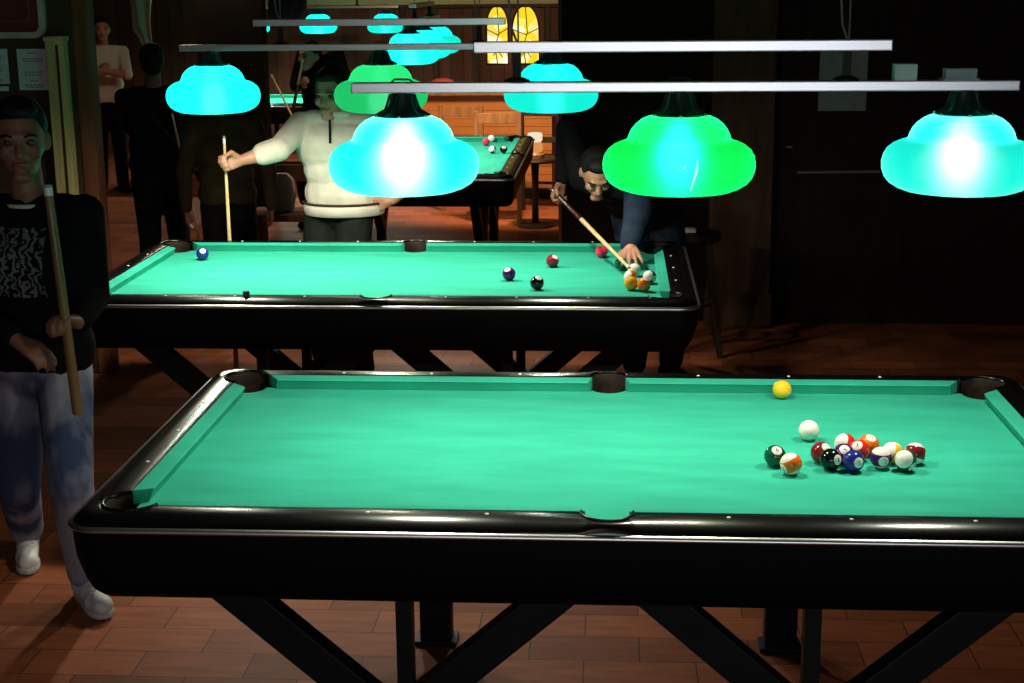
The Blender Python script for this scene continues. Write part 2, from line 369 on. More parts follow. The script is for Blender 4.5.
t = thing('timber_post', 'raw pine timber post standing against the left wall beside the notices', 'post', (at(64, 150, YP-.06).x, YP-.05, 0))
MB().box((0, 0, (a.z+.0)/2), (w*.85, .07, a.z), bevel=.006).build('timber', M['post_wood'], t)
MB().box((0, 0, a.z+.012), (w*.95, .085, .024), bevel=.005).build('post_cap', M['post_wood'], t)
MB().box((w*.12, -.037, a.z/2), (.012, .006, a.z*.98)).build('groove_strip', M['wood_chair_dark'], t)

# ------------------------------------------------------------------ pool table
L, W, CB = 1.118, .559, .044
A, BO, RAD = 1.266, .702, .075
CC = (L+.020, W+.020); RC = .068
CS = W+.050; RS = .060
def quadrant_lists(n_arc=10):
    a, b = L+CB, W+CB
    inn, out = [], []
    xs = math.sqrt(RS*RS-(b-CS)**2)
    for k in range(7):
        x = xs*k/6; inn.append((x, CS+math.sqrt(max(RS*RS-x*x, 0)))); out.append(('s', x))
    x1 = CC[0]-math.sqrt(RC**2-(b-CC[1])**2)
    for k in range(1, 9):
        x = xs+(x1-xs)*k/8; inn.append((x, b)); out.append(('s', x))
    a0 = math.atan2(b-CC[1], x1-CC[0]); y1 = CC[1]-math.sqrt(RC**2-(a-CC[0])**2); a1 = math.atan2(y1-CC[1], a-CC[0])
    for k in range(1, n_arc):
        t = k/n_arc; q = a0+(a1-a0)*t; inn.append((CC[0]+RC*math.cos(q), CC[1]+RC*math.sin(q))); out.append(('c', t))
    for k in range(0, 6):
        y = y1*(1-k/6); inn.append((a, y)); out.append(('e', y))
    inn.append((a, 0)); out.append(('e', 0))
    o2 = []
    for (kind, v), p in zip(out, inn):
        if kind == 's': o2.append((v*(A-RAD)/x1, BO))
        elif kind == 'e': o2.append((A, v*(BO-RAD)/y1))
        else: q = PI/2*(1-v); o2.append((A-RAD+RAD*math.cos(q), BO-RAD+RAD*math.sin(q)))
    return inn, o2
def full_loop(q):
    q1 = list(q); q4 = [(x, -y) for x, y in reversed(q1)][1:]; q3 = [(-x, -y) for x, y in q1][1:]; q2 = [(-x, y) for x, y in reversed(q1)][1:-1]
    return q1+q4+q3+q2
INN, OUT = quadrant_lists()
INN, OUT = full_loop(INN), full_loop(OUT)
def bed_poly():
    a, b = L+.03, W+.03; P = []
    rc, rs = .058, .054
    def q():
        P = []
        ys = CS; xs = rs*.995
        for k in range(9):
            t = -PI/2+PI/2*k/8
            P.append((rs*math.cos(t), ys+rs*math.sin(t)))
        P = [p for p in P if p[1] < b]; P.append((math.sqrt(max(rs*rs-(b-ys)**2, 0)), b))
        x1 = CC[0]-math.sqrt(rc**2-(b-CC[1])**2); y1 = CC[1]-math.sqrt(rc**2-(a-CC[0])**2)
        a0 = math.atan2(b-CC[1], x1-CC[0]); a1 = math.atan2(y1-CC[1], a-CC[0])
        if a0 < 0: a0 += 2*PI
        if a1 < 0: a1 += 2*PI
        for k in range(11):
            t = a0+(a1-a0)*k/10; P.append((CC[0]+rc*math.cos(t), CC[1]+rc*math.sin(t)))
        P.append((a, 0)); return P
    return full_loop(q())
BED = bed_poly()
def cushion(kind, sx, sy):
    # cross-section offsets from the nose line outwards and heights above the bed
    prof = [(.013, .001), (.002, .0285), (.0, .0310), (.002, .0332), (.008, .0346), (CB, .0372), (CB, .001)]
    mb = MB()
    if kind == 'long':
        n0, n1 = .064, L-.082
        R0, R1 = [], []
        for d, z in prof:
            R0.append((sx*(n0-d*.28), sy*(W+d), z)); R1.append((sx*(n1+d*.72), sy*(W+d), z))
    else:
        n1 = W-.088; R0, R1 = [], []
        for d, z in prof:
            R0.append((sx*(L+d), -(n1+d*.72), z)); R1.append((sx*(L+d), n1+d*.72, z))
    return mb.ring_loft([R0, R1], True, (True, True))
def make_table(label, group='pool tables'):
    t = thing('pool_table', label, 'pool table', group=group)
    def z(o): o.location.z = B; return o
    z(MB().prism(BED, -.028, 0).build('bed_cloth', M['felt'], t))
    for sx in (-1, 1):
        for sy in (-1, 1): z(cushion('long', sx, sy).build('cushion', M['felt'], t, math.radians(25)))
        z(cushion('end', sx, 1).build('cushion', M['felt'], t, math.radians(25)))
    rp = [(0, -.03), (0, .0345), (.04, .0368), (.20, .0380), (.42, .0388), (.58, .0376), (.72, .0340), (.84, .0285), (.94, .0215), (1.0, .0135), (1.0, .004), (.6, .004)]
    z(MB().ring_loft([[(i[0]+(o[0]-i[0])*f, i[1]+(o[1]-i[1])*f, h) for i, o in zip(INN, OUT)] for f, h in rp]).build('rail', M['lacquer'], t, math.radians(35)))
    def off(d):
        P = []
        for x, y in OUT:
            cx, cy = max(-(A-RAD), min(A-RAD, x)), max(-(BO-RAD), min(BO-RAD, y)); v = V((x-cx, y-cy)); l = v.length
            P.append((cx+v.x/l*(l+d), cy+v.y/l*(l+d)))
        return P
    z(MB().ring_loft([[(x, y, h) for x, y in off(d)] for d, h in ((-.02, .016), (.001, .016), (.006, .0148), (.0095, .0122), (.011, .0085), (.010, .0045), (.006, .0025), (-.02, .0025))]).build('trim_strip', M['chrome'], t, 4))
    ap = [(-.03, .003), (.001, .002), (.001, -.02), (-.001, -.07), (-.006, -.125), (-.014, -.152), (-.030, -.168), (-.06, -.171)]
    def offa(d, h):
        k = max(0, -h-.06)*.25        # the ends of the apron lean in below
        return [(x*(1-k/1.266), y, h) for x, y in off(d)]
    z(MB().ring_loft([offa(d, h) for d, h in ap], True, (False, True)).build('apron', M['apron'], t, SM))
    # pockets
    for sx, sy in ((-1, -1), (-1, 1), (1, -1), (1, 1), (0, -1), (0, 1)):
        if sx:
            c = V((sx*CC[0], sy*CC[1], 0)); r = RC-.003; mid = math.atan2(sy, sx); half = math.radians(118)
        else:
            c = V((0, sy*CS, 0)); r = RS-.003; mid = sy*PI/2; half = math.radians(92)
        mb = MB(); n = 20
        ang = [mid-half+2*half*k/n for k in range(n+1)]
        rings = [[c+V((rr*math.cos(q), rr*math.sin(q), h)) for q in ang] for rr, h in ((r-.004, -.03), (r-.005, 0), (r-.004, .024), (r, .034), (r+.004, .034))]
        mb.ring_loft(rings, False)
        mb.lathe([(r-.004, -.004), (r-.008, -.07), (r-.025, -.115), (.004, -.125)], c, 28)
        pk = z(mb.build('pocket', M['leather'], t, SM))
        MB().tube([c+V(((r+.004)*math.cos(q), (r+.004)*math.sin(q), .0385)) for q in ang], .0042, 8).build('pocket_rim', M['lacquer'], pk, SM)
    # sights
    sp = [(s1*k*.2795, s2*.634) for s2 in (-1, 1) for s1 in (-1, 1) for k in (1, 2, 3)] + [(s1*1.193, k*.2795) for s1 in (-1, 1) for k in (-1, 0, 1)]
    for x, y in sp: z(MB().sphere((x, y, .0378), .0055, 12, 8, (1, 1, .5)).build('rail_sight', M['pearl'], t, 4))
    # legs
    zt, zx = B-.165, .20
    for sx in (-1, 1):
        cx = sx*.535
        for sy in (-1, 1):
            y = sy*.43
            for d in (-1, 1): MB().beam((cx+d*.50, y+d*.002, zt), (cx+d*.005, y+d*.002, zx-.02), .088, .06).build('leg', M['legpaint'], t)
            MB().beam((cx-sx*.028, y+.008*sy, zt), (cx-sx*.028, y+.008*sy, zx), .042, .05).build('leg_post', M['legpaint'], t)
            MB().box((cx, y, .10), (.10, .064, .24), bevel=.006).box((cx, y, .008), (.13, .09, .016), bevel=.004).build('foot', M['legpaint'], t)
        MB().box((cx, 0, B-.184), (.12, .9, .03), bevel=.004).build('under_beam', M['legpaint'], t)
    MB().box((0, 0, B-.20), (.34, .20, .09), bevel=.01).build('ball_return_box', M['legpaint'], t)
    return t
T1 = make_table('large green pool table in the foreground with a pack of balls on it')
T2X, T2Y = -.922, 2.434
T2 = copy_tree(T1); T2.location = (T2X, T2Y, 0); T2['label'] = 'middle green pool table, the one two players stand behind'
T3 = copy_tree(T1); T3.location = (-1.32, 6.78, 0); T3.rotation_euler.z = PI/2; T3['label'] = 'far green pool table standing end-on in front of the orange wood counter'
T4 = copy_tree(T1); T4.location = (-3.15, 11.9, 0); T4['label'] = 'distant pool table, a sliver of lit cloth at the left of the room'

# ------------------------------------------------------------------ lamp fixtures
WARM = (1.0, .88, .70)
LP = 34.0
SH0 = [(.128, -.002), (.140, .000), (.160, .008), (.178, .020), (.190, .036), (.1975, .058), (.1985, .078), (.195, .098), (.186, .116), (.171, .130), (.154, .1385), (.1395, .1425),
      (.1335, .149), (.1305, .160), (.124, .175), (.113, .190), (.098, .203), (.082, .211), (.066, .2145)]
SH = [(r, z*.905) for r, z in SH0]
def shade_mesh():
    return MB().lathe(SH, n=64)
def make_fixture(label, power=LP, boxes=False, crack=False, pw=(1.2, .8, .82), dense='', zb=.076):
    t = thing('pool_table_light', label, 'ceiling light', group='three-lamp pool table lights')
    zs, zl, zu = 1.489, 1.756, 1.858
    lb = MB().box((0, 0, zl), (1.702, .05, .026), bevel=.003).build('lower_bar', M['alu'], t)
    ub = MB().box((0, 0, zu), (1.060, .05, .028), bevel=.003).build('upper_bar', M['alu'], t)
    for s in (-1, 1):
        r = MB().box((s*.42, 0, (zl+zu)/2), (.021, .021, zu-zl-.02))
        r.lathe([(.034, zl+.013), (.033, zl+.018), (.014, zl+.026)], (s*.42, 0, 0), 16, (True, True))
        r.build('hanging_rod', M['rod'], t)
        MB().tube([(s*.42, 0, zu+.014), (s*.42-.014, 0, zu+.05), (s*.42-.020, 0, zu+.12), (s*.42-.022, 0, 3.1)], .0030, 8).tube([(s*.42+.004, 0, zu+.014), (s*.42+.003, 0, 3.1)], .0022, 8).build('suspension_cord', M['wire'], t)
    for k in (-1, 0, 1):
        g = k == 0
        o = shade_mesh().build('lamp_shade', M[('shade_green' if g else 'shade_cyan')+dense], t, 4, (k*.72, 0, zs))
        o['label'] = 'green plastic lamp shade' if g else 'turquoise plastic lamp shade'
        c = MB().lathe([(.070, .193), (.072, .196), (.060, .201), (.044, .208), (.036, .224), (.031, .240), (.028, .255)], n=32, cap=(False, True))
        for j in range(8):
            q = 2*PI*j/8; c.tube([(.071*math.cos(q), .071*math.sin(q), .196), (.045*math.cos(q), .045*math.sin(q), .211), (.032*math.cos(q), .032*math.sin(q), .25)], .0035, 6)
        c.build('lamp_cap', M['capmetal'], o, SM)
        for j in range(6):
            q = 2*PI*(j+.5)/6; MB().sphere((.074*math.cos(q), .074*math.sin(q), .1955), .0042, 8, 6).build('cap_screw', M['pearl'], o, 4)
        light('lamp_bulb', (0, 0, zb), power*pw[k+1]*.86, WARM, .045, o)
        light('added_upper_light', (0, 0, .135), power*pw[k+1]*.14, WARM, .03, o)  # second light added inside to whiten the upper lobe of the shade
        MB().tube([(k*.72-.028, 0, zl+.012), (k*.72-.02, 0, zl+.021), (k*.72+.02, 0, zl+.021), (k*.72+.03, 0, zl+.012)], .003, 6).build('wire_loop', M['capmetal'], t)
    if boxes:
        MB().box((.567, 0, zl+.013+.021), (.056, .045, .042), bevel=.003).build('junction_box', M['box'], t)
        b = MB().box((.705, 0, zl+.013+.015), (.078, .045, .030), bevel=.003); b.box((.705, 0, zl+.0155), (.092, .05, .005)); b.build('mounting_bracket', mat('blue_grey_bracket', (.27, .33, .36), .5), t)
    if crack:
        mid = [c for c in t.children if c.name.startswith('lamp_shade')][1]
        def on(q, z):
            r = 0
            for (r0, z0), (r1, z1) in zip(SH, SH[1:]):
                if z0 <= z <= z1: r = r0+(r1-r0)*(z-z0)/(z1-z0)
            q = math.radians(q); return V((math.cos(q)*(r+.001), math.sin(q)*(r+.001), z))
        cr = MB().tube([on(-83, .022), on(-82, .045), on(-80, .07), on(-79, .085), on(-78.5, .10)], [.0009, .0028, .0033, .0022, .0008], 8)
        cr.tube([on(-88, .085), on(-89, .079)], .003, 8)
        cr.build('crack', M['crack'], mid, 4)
    return t
F1X = .179
F1 = make_fixture('nearest three-lamp light hanging over the foreground table, grey boxes on its bar', boxes=True, crack=True); F1.location = (F1X, 0, 0)
F2 = make_fixture('three-lamp light over the middle pool table', LP, dense='_dense', pw=(1.9, 1.3, 1.0), zb=.046); F2.location = (-.972, 2.434, 0)
F3 = copy_tree(F2); F3.location = (-1.335, 6.80, 0); F3.rotation_euler.z = PI/2; F3['label'] = 'three-lamp light seen end-on over the far pool table'
F4 = copy_tree(F2); F4.location = (-3.10, 12.05, 0); F4['label'] = 'most distant three-lamp light, small turquoise shades at the top of the photo'
# in the third and fourth light every shade is turquoise
for F in (F3, F4):
    for c in F.children:
        if c.name.startswith('lamp_shade'):
            c.data = [k for k in F2.children if k.name.startswith('lamp_shade')][0].data; c['label'] = 'turquoise plastic lamp shade'

# ------------------------------------------------------------------ balls
BR = .0286
COLS = {1: (.85, .55, .02), 2: (.015, .02, .22), 3: (.62, .025, .015), 4: (.06, .01, .12), 5: (.80, .16, .01), 6: (.005, .09, .045), 7: (.20, .012, .018), 8: (.004, .004, .004), 0: (.86, .83, .76), 'pink': (.75, .04, .10), 'snook_yellow': (.85, .36, .02)}
def ball_mat(num, col, stripe):
    def f(nt, b):
        tc = nn(nt, 'ShaderNodeTexCoord'); sp = nn(nt, 'ShaderNodeSeparateXYZ'); nt.links.new(tc.outputs['Object'], sp.inputs[0])
        white = (.86, .83, .76, 1)
        ax = nn(nt, 'ShaderNodeMath', operation='ABSOLUTE'); nt.links.new(sp.outputs['X'], ax.inputs[0])
        dot = nn(nt, 'ShaderNodeMath', operation='GREATER_THAN'); dot.inputs[1].default_value = BR*.875; nt.links.new(ax.outputs[0], dot.inputs[0])
        az = nn(nt, 'ShaderNodeMath', operation='ABSOLUTE'); nt.links.new(sp.outputs['Z'], az.inputs[0])
        band = nn(nt, 'ShaderNodeMath', operation='LESS_THAN'); band.inputs[1].default_value = BR*.55 if stripe else 9; nt.links.new(az.outputs[0], band.inputs[0])
        m1 = nn(nt, 'ShaderNodeMix', data_type='RGBA'); m1.inputs[6].default_value = white; m1.inputs[7].default_value = (*col, 1); nt.links.new(band.outputs[0], m1.inputs['Factor'])
        m2 = nn(nt, 'ShaderNodeMix', data_type='RGBA'); m2.inputs[7].default_value = white; nt.links.new(m1.outputs[2], m2.inputs[6])
        if num: nt.links.new(dot.outputs[0], m2.inputs['Factor'])
        else: m2.inputs['Factor'].default_value = 0
        nt.links.new(m2.outputs[2], b.inputs['Base Color'])
    return mat('ball_resin_%s' % num, (.8, .8, .8), .08, spec=.5, build=f)
def text_mesh(s):
    cu = bpy.data.curves.new('txt', 'FONT'); cu.body = s; cu.size = .016; cu.align_x = 'CENTER'; cu.align_y = 'CENTER'; cu.resolution_u = 3
    o = bpy.data.objects.new('txt', cu); COL.objects.link(o); dg = bpy.context.evaluated_depsgraph_get(); dg.update()
    me = bpy.data.meshes.new_from_object(o.evaluated_get(dg)); bpy.data.objects.remove(o); bpy.data.curves.remove(cu); return me
BM_, NM_ = {}, {}
ink = mat('ball_number_ink', (.01, .01, .01), .2)
def ball(num, p, label, rot=(0, 0, 0), group=None, color=None):
    key = (num, color)
    if key not in BM_:
        base = COLS[color] if color else COLS[num-8 if num > 8 else num]
        BM_[key] = ball_mat(num if not color else 0, base, bool(num and num > 8))
    o = MB().sphere((0, 0, 0), BR, 32, 24).build('cue_ball' if num == 0 and not color else 'pool_ball', BM_[key], None, 4)
    o.location = (p.x, p.y, B+BR+.0003); o.rotation_euler = rot
    tag(o, label, 'ball', group)
    if num and not color:
        if num not in NM_:
            me = text_mesh(str(num))
            for v in me.vertices:
                y, z = v.co.x, v.co.y; d = V((math.sqrt(max(BR**2-y*y-z*z, 0)), y, z)).normalized()*(BR*1.004); v.co = d
            me.materials.append(ink); NM_[num] = me
        for k in (0, 1):
            n = bpy.data.objects.new('number', NM_[num]); COL.objects.link(n); n.parent = o; n.rotation_euler = (0, 0, k*PI)
    return o
def bp(u, v): return atz(u, v, B+BR)
G1 = 'balls on the foreground table'
R_ = math.radians
for num, u, v, lab, rot in (
    (1, 782, 389.5, 'yellow ball lying alone near the far cushion of the foreground table', (.3, .5, -.4)),
    (0, 809, 430.5, 'plain white cue ball lying alone on the foreground table', (0, 0, 0)),
    (6, 775, 456, 'dark green ball touching the orange striped ball', (.2, -.9, -1.4)),
    (13, 791, 464, 'orange striped ball in front of the dark green ball', (.3, .4, -2.6)),
    (7, 824, 453.5, 'maroon ball at the left end of the loose pack', (.3, -.8, -.9)),
    (8, 831.5, 459, 'black ball in front of the maroon ball', (.1, -.2, -.9)),
    (11, 845, 444, 'white ball with a red stripe at the back of the pack', (1.0, .25, -1.2)),
    (4, 842.5, 454, 'purple ball wedged between the black and blue balls', (.3, -.8, -1.6)),
    (5, 867.5, 445.5, 'orange ball at the back right of the pack', (.3, -1.1, -1.2)),
    (3, 859, 450, 'red ball in front of the orange ball', (0.2, -.8, -2.0)),
    (2, 851.5, 461, 'dark blue ball with its number facing front', (0, -.12, -1.15)),
    (12, 881.5, 457.5, 'purple striped ball at the left of the right-hand cluster', (0, .1, -1.45)),
    (9, 893, 453, 'white ball with a yellow stripe in the right-hand cluster', (.2, -1.0, .3)),
    (14, 905.5, 460.5, 'pale ball with a dark green stripe, frontmost of the right-hand cluster', (1.0, .5, -.8)),
    (15, 914, 453.5, 'white ball with a maroon stripe, rightmost of the pack', (-.5, .1, -.2))):
    ball(num, bp(u, v), lab, rot, G1)
G2 = 'balls on the middle table'
for num, u, v, lab, rot, col in (
    (2, 202.5, 254, 'dark blue ball near the far left pocket of the middle table', (.2, -.75, -1.2), None),
    (4, 509, 274, 'dark purple ball, left of the black ball on the middle table', (.2, -1.0, -2.0), None),
    (8, 537, 283, 'black ball in the open on the middle table', (.4, -1.1, -.9), None),
    (7, 552.5, 261, 'maroon ball on the middle table', (.4, -.9, -.6), None),
    (0, 601.5, 251.5, 'pinkish red ball near the far cushion of the middle table', (0, 0, 0), 'pink'),
    (0, 634.5, 270, 'white cue ball under the bridge hand on the middle table', (0, 0, 0), None),
    (13, 630.5, 277, 'white and orange striped ball behind the yellow orange ball on the middle table', (1.2, .3, -1.0), None),
    (0, 632.5, 283.5, 'yellow orange ball beside the plain orange ball on the middle table', (0, 0, 0), 'snook_yellow'),
    (5, 642.5, 284.5, 'orange ball near the right end of the middle table', (.3, -1.2, -.5), None),
    (14, 651, 277, 'pale striped ball beside the right cushion of the middle table', (1.1, .2, -.6), None),
    (6, 621, 264, 'dark ball behind the bridge hand on the middle table', (.3, -1.3, .5), None)):
    ball(num, bp(u, v), lab, rot, G2, col)
G3 = 'balls on the far table'
for num, u, v, lab, rot, col in (
    (0, 486, 142, 'pinkish red ball at the far end of the far table', (0, 0, 0), 'pink'),
    (0, 491.5, 138.5, 'white ball just behind the pinkish red ball on the far table', (0, 0, 0), None),
    (10, 492.5, 149.5, 'white striped ball beside the black ball on the far table', (1.1, .2, -.6), None),
    (8, 505, 149.5, 'black ball on the far table near its right cushion', (.2, -.8, -1.2), None)):
    ball(num, bp(u, v), lab, rot, G3, col)
# balls touch without sinking into each other or into the cushions
for grp, (cx, cy, hx, hy) in ((G1, (0, 0, L, W)), (G2, (T2X, T2Y, L, W)), (G3, (-1.32, 6.78, W, L))):
    bl = [o for o in COL.objects if o.get('group') == grp]
    for _ in range(60):
        for i, p in enumerate(bl):
            for q in bl[i+1:]:
                d = q.location-p.location; l = d.length
                if l < 2*BR+.0004: d = d/l*(2*BR+.0005-l)/2; p.location -= d; q.location += d
            p.location.x = max(cx-hx+BR+.002, min(cx+hx-BR-.002, p.location.x)); p.location.y = max(cy-hy+BR+.002, min(cy+hy-BR-.002, p.location.y))
# chalk on the near rail of the middle table
pc = atz(245, 294.5, B+.05)
ck = MB().box((0, 0, 0), (.024, .024, .022), bevel=.003).build('cue_chalk', mat('green_chalk', (.02, .16, .13), .9)); ck.location = (pc.x, T2Y-.640, B+.0495); ck.rotation_euler.z = .4
tag(ck, 'small green cue chalk cube on the near rail of the middle table', 'chalk')

# ------------------------------------------------------------------ cues
def cue(p, q, label, r0=.0145, r1=.0062, butt=None, shaft=None, frac=.45, name='pool_cue'):
    """p = butt end, q = tip end"""
    p, q = V(p), V(q); d = q-p; l = d.length; d.normalize()
    t = thing(name, label, 'cue', p, group='pool cues'); t.rotation_mode = 'QUATERNION'; t.rotation_quaternion = d.to_track_quat('Z', 'Y')
    rm = r0+(r1-r0)*frac
    MB().tube([(0, 0, 0), (0, 0, .004), (0, 0, l*frac)], [r0*.8, r0, rm], 14).build('butt', butt or M['cue_butt'], t, SM)
    MB().tube([(0, 0, l*frac), (0, 0, l-.035)], [rm, r1], 14).build('shaft', shaft or M['cue_wood'], t, SM)
    MB().tube([(0, 0, l-.035), (0, 0, l-.010)], [r1, r1], 12).build('ferrule', M['pearl'], t, SM)
    MB().tube([(0, 0, l-.010), (0, 0, l-.002), (0, 0, l)], [r1, r1*.95, r1*.5], 12).build('tip', M['cue_tip'], t, SM)
    return t

# ------------------------------------------------------------------ people
def remesh(parts, voxel, smooth=3):
    """parts: list of ('c', p, q, r1, r2) capsules / ('e', centre, (rx, ry, rz), rot) ellipsoids -> one closed continuous mesh"""
    mb = MB()
    for k in parts:
        if k[0] == 'c':
            _, p, q, r1, r2 = k; p, q = V(p), V(q); d = q-p
            if d.length < 1e-5: mb.sphere(p, r1, 16, 12); continue
            n = max(1, min(5, int(d.length/.06))); pts = [p-d.normalized()*r1*.985, p-d.normalized()*r1*.8, p-d.normalized()*r1*.4]+[p+d*i/n for i in range(n+1)]+[q+d.normalized()*r2*.4, q+d.normalized()*r2*.8, q+d.normalized()*r2*.985]
            rr = [r1*.17, r1*.6, r1*.916]+[r1+(r2-r1)*i/n for i in range(n+1)]+[r2*.916, r2*.6, r2*.17]
            mb.tube(pts, rr, 14)
        else:
            _, c, r, rot = k; mb.sphere(c, 1, 24, 16, r, rot)
    bmesh.ops.recalc_face_normals(mb.bm, faces=mb.bm.faces)
    me = bpy.data.meshes.new('tmp'); mb.bm.to_mesh(me); mb.bm.free()
    o = bpy.data.objects.new('tmp', me); COL.objects.link(o)
    m = o.modifiers.new('r', 'REMESH'); m.mode = 'VOXEL'; m.voxel_size = voxel; m.adaptivity = 0
    if smooth:
        s = o.modifiers.new('s', 'SMOOTH'); s.factor = .5; s.iterations = smooth
    dg = bpy.context.evaluated_depsgraph_get(); dg.update()
    out = bpy.data.meshes.new_from_object(o.evaluated_get(dg))
    bpy.data.objects.remove(o); bpy.data.meshes.remove(me)
    for p in out.polygons: p.use_smooth = True
    return out
def add_mesh(name, me, m, parent, root):
    me.transform(Matrix.Translation(-root)); me.materials.clear(); me.materials.append(m); me.name = name
    o = bpy.data.objects.new(name, me); COL.objects.link(o); o.parent = parent; return o
def ik(a, c, l1, l2, pole):
    a, c, pole = V(a), V(c), V(pole); d = c-a; D = min(d.length, (l1+l2)*.999); d.normalize(); c = a+d*D
    x = (l1*l1-l2*l2+D*D)/(2*D); h = math.sqrt(max(l1*l1-x*x, 0)); pn = (pole-d*pole.dot(d)).normalized()
    return a+d*x+pn*h, c
def hand(w, d, n, side, curl=.5, k=1.0, thumb_in=.5, spread=0):
    """w wrist, d finger direction, n palm facing direction, side = direction of the thumb"""
    d = V(d).normalized(); n = V(n); n = (n-d*n.dot(d)).normalized(); s = V(side); s = (s-d*s.dot(d)-n*s.dot(n)).normalized()
    P = [('c', w, w+d*.03*k, .024*k, .022*k)]
    for i, (off, ln) in enumerate(((.030, .074), (.010, .083), (-.010, .077), (-.029, .060))):
        kn = w+d*(.090-.004*abs(i-1))*k+s*off*k
        P.append(('c', w+d*.018*k+s*off*.45*k, kn, .0155*k, .0115*k))
        p, ang = kn, 0; d0 = d; d = (d+s*off*spread).normalized()
        for j, (fr, rr) in enumerate(((.45, .0098), (.31, .0088), (.24, .0078))):
            ang += curl*(1.0 if j else .9)*(1+.08*i)
            q = p+(d*math.cos(ang)+n*math.sin(ang))*ln*fr*k; P.append(('c', p, q, rr*k, (rr-.001)*k)); p = q
        d = d0
    b = w+d*.025*k+s*.018*k+n*.008*k
    t1 = b+(d*.55+s*.62+n*.35*thumb_in*2).normalized()*.042*k; t2 = t1+(d*.8+s*.12*(1-thumb_in)+n*.6*thumb_in-s*.35*thumb_in).normalized()*.032*k; t3 = t2+(d*.75+n*.55*thumb_in-s*.55*thumb_in).normalized()*.024*k
    P += [('c', b, t1, .0165*k, .0125*k), ('c', t1, t2, .0115*k, .0100*k), ('c', t2, t3, .0098*k, .008*k)]
    return P
def person(label, J, f, H=1.74, top=None, bottom=None, shoe=None, hair=None, skin=None, sleeve=1.0, hands=(), voxel=.008, extra_top=(), build='m', shoes=True, head_dir=None, long_hair=False, face=True, group='people in the pool hall'):
    """J: joints, f: facing direction of the body (horizontal)"""
    k = H/1.74; f = V(f).normalized(); up = V((0, 0, 1)); r = f.cross(up).normalized()      # r = the person's right
    hd = V(head_dir).normalized() if head_dir else f
    hr = hd.cross(up).normalized(); hu = hr.cross(hd).normalized()
    pel, ch, nk, hc = J['pelvis'], J['chest'], J['neck'], J['head']
    foot = (J['ankle_l']+J['ankle_r'])/2; root = V((foot.x, foot.y, 0))
    t = thing('person', label, 'person', root, group=group)
    Rb = Matrix((hr, hd, hu)).transposed()
    spine = (ch-pel).normalized(); sr = (J['shoulder_r']-J['shoulder_l']).normalized(); sf = spine.cross(sr)*-1
    body = []
    # torso
    body += [('c', pel-sr*.055*k, pel+sr*.055*k, .115*k, .115*k), ('c', pel+spine*.13*k-sr*.045*k, pel+spine*.13*k+sr*.045*k, .108*k, .108*k),
             ('c', ch-sr*.065*k, ch+sr*.065*k, .122*k, .122*k), ('c', pel, ch, .11*k, .115*k), ('c', ch, nk, .10*k, .062*k),
             ('c', J['shoulder_l']*.62+nk*.38-up*.02, J['shoulder_r']*.62+nk*.38-up*.02, .062*k, .062*k)]
    # head
    hk = k*.98*J.get('head_scale', 1)
    body += [('c', nk-spine*.03, nk*.35+hc*.65-hd*.01, .056*k, .052*k), ('e', hc+hu*.012, (.074*hk, .092*hk, .104*hk), Rb), ('e', hc-hu*.045*hk+hd*.018*hk, (.057*hk, .070*hk, .072*hk), Rb)]
    if face:
        body += [('c', hc+hd*.088*hk+hu*.005*hk, hc+hd*.108*hk-hu*.030*hk, .010*hk, .0155*hk), ('c', hc+hd*.086*hk-hr*.03*hk+hu*.022*hk, hc+hd*.086*hk+hr*.03*hk+hu*.022*hk, .013*hk, .013*hk),
                 ('c', hc+hd*.078*hk-hu*.100*hk-hr*.012, hc+hd*.078*hk-hu*.100*hk+hr*.012, .020*hk, .020*hk),
                 ('c', hc+hd*.086*hk-hu*.062*hk-hr*.014, hc+hd*.086*hk-hu*.062*hk+hr*.014, .012*hk, .012*hk)]
        for s in (-1, 1): body += [('e', hc+hr*s*.077*hk-hd*.008*hk-hu*.008*hk, (.012*hk, .020*hk, .032*hk), Rb), ('c', hc+hr*s*.036*hk+hd*.074*hk-hu*.022*hk, hc+hr*s*.042*hk+hd*.062*hk-hu*.035*hk, .022*hk, .02*hk)]
    topp, botp = [], []
    for s, nm in ((-1, 'l'), (1, 'r')):
        sh, el, wr = J['shoulder_'+nm], J['elbow_'+nm], J['wrist_'+nm]
        body += [('c', sh, el, .050*k, .040*k), ('c', el, el*.65+wr*.35, .041*k, .042*k), ('c', el*.65+wr*.35, wr, .042*k, .027*k)]
        topp += [('c', sh, el, .066*k, .056*k)]
        if sleeve >= 1: topp += [('c', el, wr*.93+el*.07, .056*k, .040*k)]
        elif sleeve > .5: topp += [('c', el, el*(1-(sleeve-.5)*2)+wr*(sleeve-.5)*2, .060*k, .056*k)]
        hp, kn, an = J['hip_'+nm], J['knee_'+nm], J['ankle_'+nm]
        body += [('c', hp, kn, .082*k, .056*k), ('c', kn, kn*.65+an*.35, .054*k, .056*k), ('c', kn*.65+an*.35, an, .056*k, .036*k)]
        botp += [('c', hp, kn, .096*k, .074*k), ('c', kn, an+up*.02, .073*k, .062*k)]
        td = J.get('toe_'+nm); td = (td-an) if td is not None else f*.17
        body += [('c', an-up*.045*k-td.normalized()*.03, an-up*.05*k+td.normalized()*.13*k, .032*k, .030*k)]
    hs = set()
    for hd_ in hands:
        body += hand(*hd_[1:]); hs.add(hd_[0])
    for s, nm in ((-1, 'l'), (1, 'r')):
        if nm not in hs:
            el, wr = J['elbow_'+nm], J['wrist_'+nm]; body += hand(wr, wr-el, -r*s, f, .35, k, .4)
    add_mesh('body', remesh(body, voxel), skin or M['skin'], t, root)
